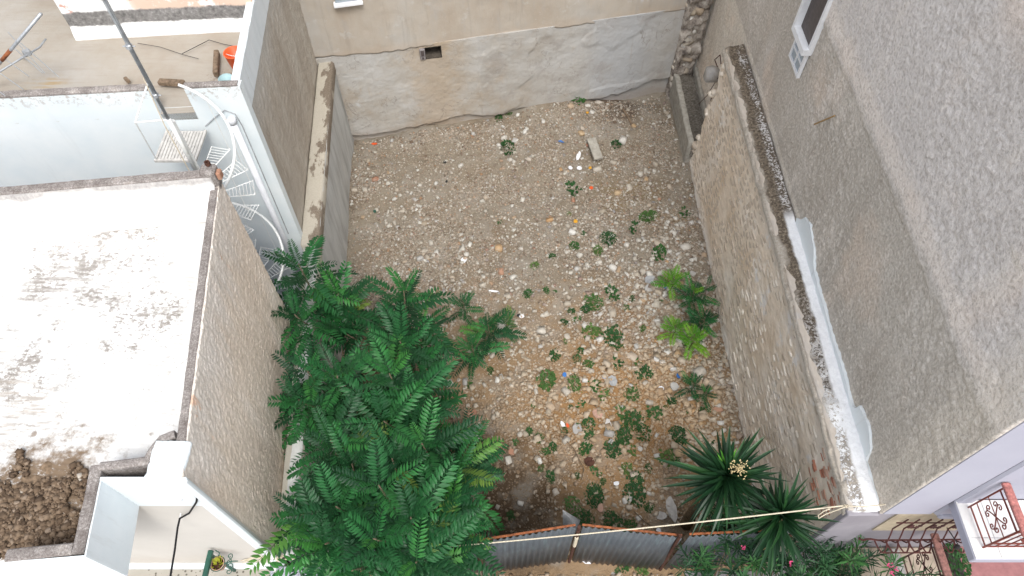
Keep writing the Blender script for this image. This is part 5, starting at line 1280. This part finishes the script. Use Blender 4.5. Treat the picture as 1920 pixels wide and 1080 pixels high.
# yuccas
def sword(L, w, mat, seed, droop):
    v = []; f = []; n = 6
    for i in range(n + 1):
        t = i / n; ww = w * (.55 + .45 * math.sin(min(1, t * 2.2) * math.pi / 2)) * (1 - t ** 2.6) + .0008
        x = L * t; z = -droop * L * t * t
        v += [(x, -ww / 2, z + ww * .28), (x, 0, z), (x, ww / 2, z + ww * .28)]
    for i in range(n):
        a = i * 3; f += [(a, a + 3, a + 4, a + 1), (a + 1, a + 4, a + 5, a + 2)]
    return mesh_from('leaf', v, f, mat)
SW = [sword(.70 + .04 * i, .074 + .004 * (i % 3), M['yucca_leaf'], i, (.03, .08, .14, .22, .34)[i]) for i in range(5)]
SWD = [sword(.62 + .06 * i, .05, M['dry_straw'], 30 + i, .45 + .2 * i) for i in range(3)]
SWN = sword(.42, .05, M['yucca_new'], 9, .02)
def yucca(px, py, z, lb, n, foot, sc, flower):
    c_ = PZ(px, py, z); B = Vector((foot[0], foot[1], -.03)); y_ = thing('yucca', B, lb, 'yucca', 'yuccas behind the fence')
    b_ = MB(); pts = bez(B, B.lerp(c_, .5) + Vector((-.1, .05, 0)), c_, 9); b_.tube(pts, [.11, .10, .09, .085, .08, .08, .085, .09, .07], 9); b_.build('trunk', M['yucca_trunk'], y_, smooth=True)
    ph = random.random() * 6
    for k in range(n):
        t = k / n; w = ph + k * 2.39996; el = R(-38 + 112 * t ** .95 + random.gauss(0, 7)); w += random.gauss(0, .12)
        x = Vector((math.cos(w) * math.cos(el), math.sin(w) * math.cos(el), math.sin(el))); yv = Vector((0, 0, 1)).cross(x).normalized(); zv = x.cross(yv)
        Mx = Matrix((x, yv, zv)).transposed().to_4x4() @ Matrix.Rotation(random.gauss(0, .3), 4, 'X'); Mx.translation = c_ - B + Vector((0, 0, -.25 + .3 * t))
        if k < 9: inst('dead_leaf', random.choice(SWD), y_, None, matrix=Mx @ Matrix.Scale(sc * random.uniform(.6, .95), 4)); continue
        inst('leaf', random.choice(SW), y_, None, matrix=Mx @ Matrix.Scale(sc * random.uniform(.75, 1.12) * (1 - .25 * t ** 3), 4))
    if flower:
        for (ex, ey) in ((-.35, .5), (-.5, .35), (.25, .55)):
            x = Vector((ex, ey, 1.0)).normalized(); yv = Vector((0, 0, 1)).cross(x).normalized(); Mx = Matrix((x, yv, x.cross(yv))).transposed().to_4x4(); Mx.translation = c_ - B + Vector((-.02, .05, .08)); inst('new_leaf', SWN, y_, None, matrix=Mx)
        b_ = MB(); q = c_ + Vector((.06, -.02, .42))
        b_.tube([c_, c_ + Vector((.03, 0, .25)), q], .012, 6)
        for i in range(90):
            d = Vector((random.gauss(0, 1), random.gauss(0, 1), random.gauss(0, .5))).normalized() * random.uniform(.02, .15); p = q + d; s_ = .010
            b_.add([p + Vector((-s_, 0, 0)), p + Vector((0, s_, .004)), p + Vector((s_, 0, 0)), p + Vector((0, -s_, .004))], [(0, 1, 2, 3)])
            if i % 5 == 0: b_.tube([q, p], .003, 3)
        b_.build('flower_spray', M['flower_cream'], y_)
yucca(1362, 895, 2.75, 'yucca with a cream flower spray and bright new shoots behind the fence', 150, (2.95, 3.25), 1.02, True)
yucca(1463, 968, 2.75, 'darker yucca without flowers beside the stone wall end', 140, (3.6, 2.85), .86, False)

# oleander hedge
def oleander_shoot(seed):
    r = random.Random(seed); b_ = MB(); H = .55; b_.tube([(0, 0, 0), (.02, 0, H * .5), (0, .02, H)], .006, 4)
    for k in range(22):
        t = .35 + .65 * k / 22; a = k * 2.0944 + (k // 3) * 1.05 + r.gauss(0, .12); el = R(10 + 60 * t ** 2 + r.gauss(0, 7)); l = .25 * (1.1 - .4 * t); w = .024
        d = Vector((math.cos(a) * math.cos(el), math.sin(a) * math.cos(el), math.sin(el))); p = Vector((0, 0, H * t)); s_ = Vector((-d.y, d.x, 0)).normalized() * w / 2
        m1 = p + d * l * .45 + Vector((0, 0, .004)); b_.add([p, m1 + s_, m1, m1 - s_, p + d * l + Vector((0, 0, -.015))], [(0, 1, 2), (0, 2, 3), (1, 4, 2), (2, 4, 3)])
    return mesh_from('shoot', b_.v, b_.f, M['oleander_leaf'])
OS = [oleander_shoot(i) for i in range(4)]
OL = [('oleander bush nearest the fence with a single pink bud', (3.15, 2.05), [(1345, 950), (1365, 975), (1400, 985), (1380, 1010), (1330, 1030), (1350, 1060), (1320, 1065), (1400, 1040), (1300, 1075), (1420, 1015), (1360, 1000), (1390, 955)]),
      ('oleander bush below the darker yucca with pink flowers', (3.95, 1.8), [(1440, 1000), (1430, 1040), (1455, 1065), (1480, 1030), (1500, 1010), (1510, 1050), (1540, 1040), (1500, 1075), (1550, 1070), (1470, 1085), (1400, 1075), (1530, 1020), (1455, 1025), (1520, 1080)]),
      ('oleander bush in front of the lilac facade, beside the barred window', (4.7, 1.7), [(1620, 1040), (1600, 1060), (1640, 1060), (1585, 1035), (1610, 1020), (1570, 1060), (1660, 1080), (1590, 1085), (1630, 1085), (1700, 1075), (1560, 1030)])]
FLW = [[(1394, 1027)], [(1482, 1056), (1445, 1003)], [(1668, 1060), (1672, 1075), (1680, 1068)]]
for (lb, base, sh_), fl in zip(OL, FLW):
    B = Vector((base[0], base[1], 0)); ol = thing('oleander', B, lb, 'oleander', 'oleander bushes by the fence')
    for (px, py) in sh_:
        q = PZ(px, py, random.uniform(1.7, 2.25)); root = q - Vector((0, 0, .5))
        b_ = MB(); b_.tube([B, B.lerp(root, .5) + Vector((0, 0, -.2)), root], [.016, .012, .007], 5); b_.build('stem', M['bark'], ol, smooth=True)
        for k in range(3):
            off = Vector((random.gauss(0, .07), random.gauss(0, .07), random.uniform(-.25, .0)))
            inst('shoot', random.choice(OS), ol, root + off - B, (random.gauss(0, .3), random.gauss(0, .3), random.random() * 6), random.uniform(.85, 1.15))
    for (px, py) in fl:
        q = PZ(px, py, 2.3); b_ = MB()
        for k in range(10):
            a = k * 1.2566; p = q + Vector((random.gauss(0, .012), random.gauss(0, .012), .01 * (k // 5))); d = Vector((math.cos(a), math.sin(a), .25)) * .024; s_ = Vector((-d.y, d.x, 0)) * .45
            b_.add([p, p + d * .6 + s_, p + d, p + d * .6 - s_], [(0, 1, 2, 3)])
        b_.build('flower', M['flower_pink'], ol)

# weeds
def weed_mesh(seed, n, R_, ls, H):
    r = random.Random(seed); b_ = MB()
    for k in range(n):
        a = r.uniform(0, 6.28); rad = R_ * r.random() ** .6; z = H * (1 - (rad / R_) ** 2) * r.uniform(.3, 1); p = Vector((rad * math.cos(a), rad * math.sin(a), z))
        w = a + r.gauss(0, .9); el = r.uniform(-.2, .7); d = Vector((math.cos(w) * math.cos(el), math.sin(w) * math.cos(el), math.sin(el))); l = ls * r.uniform(.6, 1.3); s_ = Vector((-math.sin(w), math.cos(w), r.gauss(0, .3))) * l * .36
        b_.add([p, p + d * l * .45 + s_, p + d * l, p + d * l * .45 - s_], [(0, 1, 2), (0, 2, 3)])
    return mesh_from('weed', b_.v, b_.f, M['weed_leaf'])
WM = [weed_mesh(i, 120, .5, .20, .42) for i in range(3)] + [weed_mesh(10 + i, 260, .5, .11, .30) for i in range(3)] + [weed_mesh(20, 60, .5, .26, .5), weed_mesh(21, 90, .5, .16, .7), weed_mesh(22, 34, .5, .3, .3)]
TINY = 'tiny low green weed sprouting between the stones of the lot'
WD = [(1083, 193, 26, 'weed clump at the foot of the back wall beside a round white stone'), (955, 207, 20, 'right one of two weeds at the foot of the back wall'), (935, 215, 17, 'left one of two weeds at the foot of the back wall'),
 (952, 272, 38, 'bushy dark green weed alone on the rubble below the back wall'), (1155, 270, 20, 'small weed left of the upright white slab'), (1075, 348, 32, 'weed clump below the white rag'), (1067, 397, 15, TINY), (936, 408, 13, TINY),
 (1218, 407, 40, 'spreading weed beside the dry grass, upper right of the lot'), (1190, 425, 22, 'small weed left of the spreading weed'), (1282, 395, 24, 'weed touching the stone wall at its far end'), (1078, 457, 20, TINY), (1120, 466, 28, 'weed below the long weed patch in mid lot'),
 (1142, 447, 42, 'long weed patch in mid lot above the rubble pile'), (1236, 480, 34, 'weed in the rubble pile left of the white boulder'), (991, 549, 22, TINY), (1147, 545, 34, 'upright weed right of the pale patch in mid lot'), (1186, 555, 16, TINY),
 (1112, 562, 44, 'wide leafy weed left of the upright weed'), (1071, 582, 16, TINY), (1024, 545, 18, TINY), (1040, 665, 26, 'weed below the cream stone in mid lot'), (1148, 632, 48, 'large leafy weed in the very middle of the lot'), (1108, 620, 30, 'weed left of the large leafy weed'),
 (919, 693, 20, TINY), (1024, 712, 38, 'leafy weed in the centre front, left of its twin'), (1078, 720, 32, 'leafy weed right of its twin, beside a pale stone'), (1155, 677, 26, 'weed below the large leafy weed'), (1195, 675, 17, TINY), (1214, 695, 26, 'weed left of the white block'),
 (1122, 718, 18, TINY), (1187, 738, 40, 'weed above the big weed carpet'), (1011, 821, 26, 'weed right of the long leaf tips'), (1036, 838, 22, 'dark weed beside a black scrap'), (1102, 800, 32, 'broad leaved weed beside the grey stones'), (1096, 840, 28, 'weed below the broad leaved weed'),
 (1150, 845, 44, 'tall patch of fine leaved weed in front centre'), (1188, 790, 74, 'large carpet of green weeds in front centre'), (1170, 820, 44, 'lower tail of the large weed carpet'), (1205, 812, 34, 'right fringe of the large weed carpet'), (1168, 775, 30, 'upper left fringe of the large weed carpet'), (1225, 775, 30, 'upper right lobe beside the large weed carpet'), (1272, 820, 44, 'weed right of the large weed carpet'), (1250, 858, 34, 'weed below the weed by the ochre stone'), (1268, 862, 22, TINY),
 (1033, 893, 22, TINY), (1175, 880, 24, TINY), (1190, 902, 34, 'weed patch with dry brown tips'), (1115, 930, 46, 'weed patch left of the cream stone behind the fence'), (1190, 930, 52, 'weed patch around the cream stone behind the fence'), (1075, 950, 34, 'weed behind the torn grey sheet'), (1100, 970, 40, 'weed right of the torn grey sheet'),
 (1150, 975, 42, 'weed just behind the metal fence, left'), (1180, 988, 40, 'weed just behind the metal fence, right'), (1320, 658, 16, TINY), (1286, 640, 18, TINY), (1180, 842, 24, TINY), (1000, 760, 12, TINY), (1172, 1058, 26, 'weed in front of the fence, left of two'), (1205, 1063, 30, 'weed in front of the fence, right of two'), (1160, 1070, 16, 'tiny weed in front of the fence'),
 (1315, 1010, 20, TINY), (1060, 640, 14, TINY), (880, 720, 22, 'weed at the right edge of the tree thicket'), (1240, 560, 10, TINY), (1130, 905, 18, TINY), (1215, 880, 20, TINY), (1290, 770, 16, TINY)]
for (px, py, w_, lb) in WD:
    g = PZ(px, py, .08); z = float(gz(g.x, g.y)) if g.y > 2.5 else 0; dep = g.y * math.sin(TH) + (CH - .1) * math.cos(TH); s_ = w_ * dep / FPX
    s_ *= .86 if w_ < 60 else .6; me = WM[random.randrange(3, 6)] if w_ >= 40 else WM[random.choice((0, 1, 2, 3, 6, 7, 8))]
    o = bpy.data.objects.new('weed', me); C.objects.link(o); o.location = (g.x, g.y, z - .01); o.scale = (s_ * random.uniform(.85, 1.1), s_ * random.uniform(1.0, 1.35), s_ * .8); o.rotation_euler.z = random.uniform(-.5, .5)
    tag(o, lb, 'weed', 'tiny weeds in the lot' if lb == TINY else 'weeds growing in the lot')
for i in range(46):
    x = random.gauss(1.9, 1.1); y = random.triangular(2.8, 10.5, 4.2)
    if not (-1.2 < x < 4.0): continue
    o = bpy.data.objects.new('weed', WM[random.choice((0, 1, 2, 6, 7, 8, 3))]); C.objects.link(o); s_ = random.uniform(.08, .2); o.location = (x, y, float(gz(x, y)) - .005); o.scale = (s_, s_ * random.uniform(.8, 1.4), s_); o.rotation_euler.z = random.random() * 6
    zn = 'close behind the metal fence' if y < 4 else 'on the orange soil of the near half' if y < 6.5 else 'on the pale gravel of the far half'
    tag(o, 'tiny low green weed sprouting ' + zn, 'weed', 'tiny weeds ' + zn)
# dry grass wisps
b_ = MB()
for i in range(420):
    q = PZ(random.gauss(1262, 30), random.gauss(420, 14), 0); z = float(gz(q.x, q.y)); a = random.uniform(0, 6.28); l = random.uniform(.06, .2)
    b_.add([(q.x, q.y, z), (q.x + .004, q.y + .004, z), (q.x + l * math.cos(a), q.y + l * math.sin(a), z + random.uniform(.01, .08))], [(0, 1, 2)])
tag(b_.build('dry_grass', M['dry_straw']), 'flattened dry straw by the far part of the stone wall', 'grass', kind='stuff')

# ------------------------------------------------------------------ litter
def scrap(px, py, w_, h_, mat, lb, name, cat, ang=0, t=.012, n=7, grp=None, lift=.03, curl=.2):
    g = PZ(px, py, .05); z = (float(gz(g.x, g.y)) if g.y > 2.5 else 0) + lift; dep = g.y * math.sin(TH) + (CH - z) * math.cos(TH); k = dep / FPX
    pts = []
    for i in range(n):
        a = 6.283 * i / n; r = random.uniform(.75, 1.1); x = math.cos(a) * w_ * k * .5 * r; y = math.sin(a) * h_ * k * .6 * r
        pts.append((g.x + x * math.cos(ang) - y * math.sin(ang), g.y + x * math.sin(ang) + y * math.cos(ang), z + curl * w_ * k * random.uniform(-.3, .5)))
    v = pts + [(p[0], p[1], p[2] - t) for p in pts]; f = [tuple(range(n)), tuple(range(2 * n - 1, n - 1, -1))] + [(i, n + i, n + (i + 1) % n, (i + 1) % n) for i in range(n)]
    return tag(obj(name, v, f, M[mat]), lb, cat, grp)
SC = [(1052, 265, 14, 5, 'bright_blue', 'blue plastic strip near the back of the lot', 'plastic_scrap'), (1085, 290, 10, 24, 'white_plastic', 'crumpled white rag right of the blue strip', 'rag'), (1070, 311, 9, 8, 'white_plastic', 'left one of two white scraps under the rag', 'plastic_scrap'), (1087, 311, 10, 8, 'white_plastic', 'right one of two white scraps under the rag', 'plastic_scrap'),
 (1100, 219, 6, 5, 'yellow_plastic', 'yellow scrap below the weed at the back wall', 'plastic_scrap'), (1107, 312, 7, 6, 'yellow_plastic', 'yellow scrap left of the cream stone', 'plastic_scrap'), (1079, 415, 9, 8, 'yellow_plastic', 'yellow orange scrap in mid lot', 'plastic_scrap'), (1109, 350, 8, 6, 'orange_plastic', 'orange scrap right of the weed clump', 'plastic_scrap'),
 (700, 264, 14, 4, 'orange_plastic', 'orange strip at the foot of the back wall, left', 'plastic_scrap'), (702, 395, 7, 6, 'green_paint', 'green scrap near the left wall', 'plastic_scrap'), (834, 300, 7, 7, 'black_plastic', 'black scrap in the upper left rubble', 'plastic_scrap'), (837, 335, 5, 6, 'black_plastic', 'smaller black scrap below the first one', 'plastic_scrap'),
 (870, 488, 14, 12, 'white_plastic', 'torn white paper scrap with dark centre', 'paper_scrap'), (978, 593, 10, 7, 'white_plastic', 'white box scrap beside a black one', 'plastic_scrap'), (972, 591, 9, 6, 'black_plastic', 'black scrap beside the white box scrap', 'plastic_scrap'), (925, 548, 20, 4, 'white_plastic', 'thin white stick lying slanted in mid lot', 'stick'),
 (1148, 715, 20, 20, 'cement_sheet', 'square grey tile lying flat in the front right rubble', 'tile'), (1132, 710, 8, 9, 'bright_blue', 'blue scrap left of the square grey tile', 'plastic_scrap'), (1058, 704, 9, 9, 'bright_blue', 'pale blue scrap above the twin weeds', 'plastic_scrap'), (1272, 706, 9, 9, 'bright_blue', 'blue scrap by the ferny seedling', 'plastic_scrap'),
 (1246, 545, 8, 6, 'bright_blue', 'blue scrap left of the yellow green seedlings', 'plastic_scrap'), (1222, 528, 30, 20, 'cement_sheet', 'pale grey crumpled sheet left of the yellow green seedlings', 'sheet'), (1216, 543, 18, 12, 'grey_stone', 'grey slab under the crumpled sheet', 'slab'), (1064, 798, 7, 10, 'orange_plastic', 'orange packet beside the grey stones', 'packet'),
 (1055, 797, 8, 12, 'white_plastic', 'white packet left of the orange one', 'packet'), (1082, 808, 22, 24, 'grey_stone', 'grey flat stone by the orange packet', 'slab'), (1103, 868, 22, 18, 'rusty_post', 'rusty crumpled metal scrap in front centre', 'metal_scrap'), (1140, 800, 14, 30, 'pale_concrete', 'pale cracked slab left of the weed carpet', 'slab'),
 (1264, 725, 18, 18, 'grey_stone', 'grey slab above the ferny seedling', 'slab'), (1240, 728, 12, 10, 'white_plastic', 'white plastic piece left of the grey slab', 'plastic_scrap'), (1257, 955, 20, 44, 'pale_concrete', 'long pale piece of plaster behind the fence near the yucca', 'slab'), (1240, 970, 26, 14, 'pale_concrete', 'curved pale shard left of the long plaster piece', 'slab'),
 (1155, 910, 12, 9, 'white_plastic', 'bluish white scrap among the weeds behind the fence', 'plastic_scrap'), (1235, 996, 12, 10, 'white_plastic', 'white cup scrap just behind the fence', 'plastic_scrap'), (1100, 1048, 26, 16, 'white_plastic', 'white crumpled bag in front of the metal fence', 'bag'), (1265, 1053, 16, 9, 'white_plastic', 'white bag in front of the second fence post', 'bag'),
 (887, 773, 14, 12, 'terracotta', 'dark red tile piece at the thicket edge', 'tile'), (1120, 777, 22, 16, 'clay', 'pinkish tile piece above the weed carpet', 'tile'), (960, 848, 14, 12, 'terracotta', 'terracotta piece beside the white lump', 'tile'), (1344, 772, 20, 8, 'terracotta', 'broken brick at the foot of the stone wall', 'brick_fragment'), (1125, 953, 12, 18, 'clay', 'orange brick bat behind the fence', 'brick_fragment')]
for (px, py, w_, h_, mt, lb, nm) in SC:
    scrap(px, py, w_, h_, mt, lb, nm, nm.replace('_', ' '), random.uniform(-.4, .4), .03 if mt in ('grey_stone', 'pale_concrete', 'terracotta', 'clay') else .006)
plank(PZ(1108, 262, .14), PZ(1122, 300, .12), .22, .07, 'remnant_render', 'fallen concrete plank in the upper right of the lot', 'concrete_plank', 'plank')
plank(PZ(1168, 205, .1), PZ(1185, 235, .1), .05, .04, 'old_wood', 'short dark stick near the back right corner', 'stick', 'stick')
b_ = MB(); b_.tube([PZ(1050, 815, .15), PZ(1075, 840, .2), PZ(1095, 880, .2), PZ(1090, 900, .15)], .007, 5); tag(b_.build('twig', M['bark']), 'thin twig lying beside the rusty metal scrap', 'twig')
b_ = MB(); b_.tube([PZ(1180, 950, .1), PZ(1205, 975, .15), PZ(1230, 995, .1)], .008, 5); tag(b_.build('twig', M['bark']), 'dark twig lying just behind the fence', 'twig')
# boulder and loose wires on the far end of the stone wall
q = PX(1333, 140, 4.38)
o = bpy.data.objects.new('plaster_lump', STM['grey_stone'][2]); C.objects.link(o); o.location = (4.40, q.y, q.z); o.scale = (.34, .34, .55); tag(o, 'grey lump of masonry stuck at the far top of the stone wall', 'masonry lump')
b_ = MB(); b_.tube([PX(1345, 125, 4.35), PX(1340, 112, 4.35), PX(1350, 103, 4.35), PX(1352, 120, 4.4)], .012, 5); b_.tube([PX(1350, 140, 4.5), PX(1325, 180, 4.5), PX(1310, 195, 4.5)], .008, 5); b_.tube([PX(1338, 170, 4.52), PX(1320, 230, 4.5)], .01, 5)
tag(b_.build('wire', M['rusty_post']), 'rusty wires sticking out at the far top of the stone wall', 'wire')
# plant and lamp on the right terrace
pl = thing('potted_plant', PZ(1778, 1048, 1.35), 'green plant in a dark box planter behind the lower railing', 'potted plant')
q = pl.location.copy(); b_ = MB(); b_.box(q.x - .08, q.y - .3, 1.355, q.x + .08, q.y + .1, 1.52, bev=.01); b_.build('planter', M['dark_shutter'], pl)
inst('foliage', WM[4], pl, (0, -.1, .16), (0, 0, 0), (.32, .55, .5))
wl_ = thing('wall_lamp', (6.3, 2.45, 2.3), 'black curled wall lamp beside the lower railing', 'lamp'); q = PY(1792, 1022, 2.3)
b_ = MB(); b_.tube([(q.x - .1, 2.5, q.z + .1), (q.x - .05, 2.35, q.z + .1), (q.x, 2.3, q.z + .05), (q.x + .02, 2.28, q.z)], .008, 5); b_.build('arm', M['black_plastic'], wl_)
b_ = MB(); b_.lathe([(.01, .04), (.035, 0), (.03, -.05), (.008, -.07)], (q.x + .02, 2.28, q.z), 10); b_.build('lantern', M['black_plastic'], wl_)
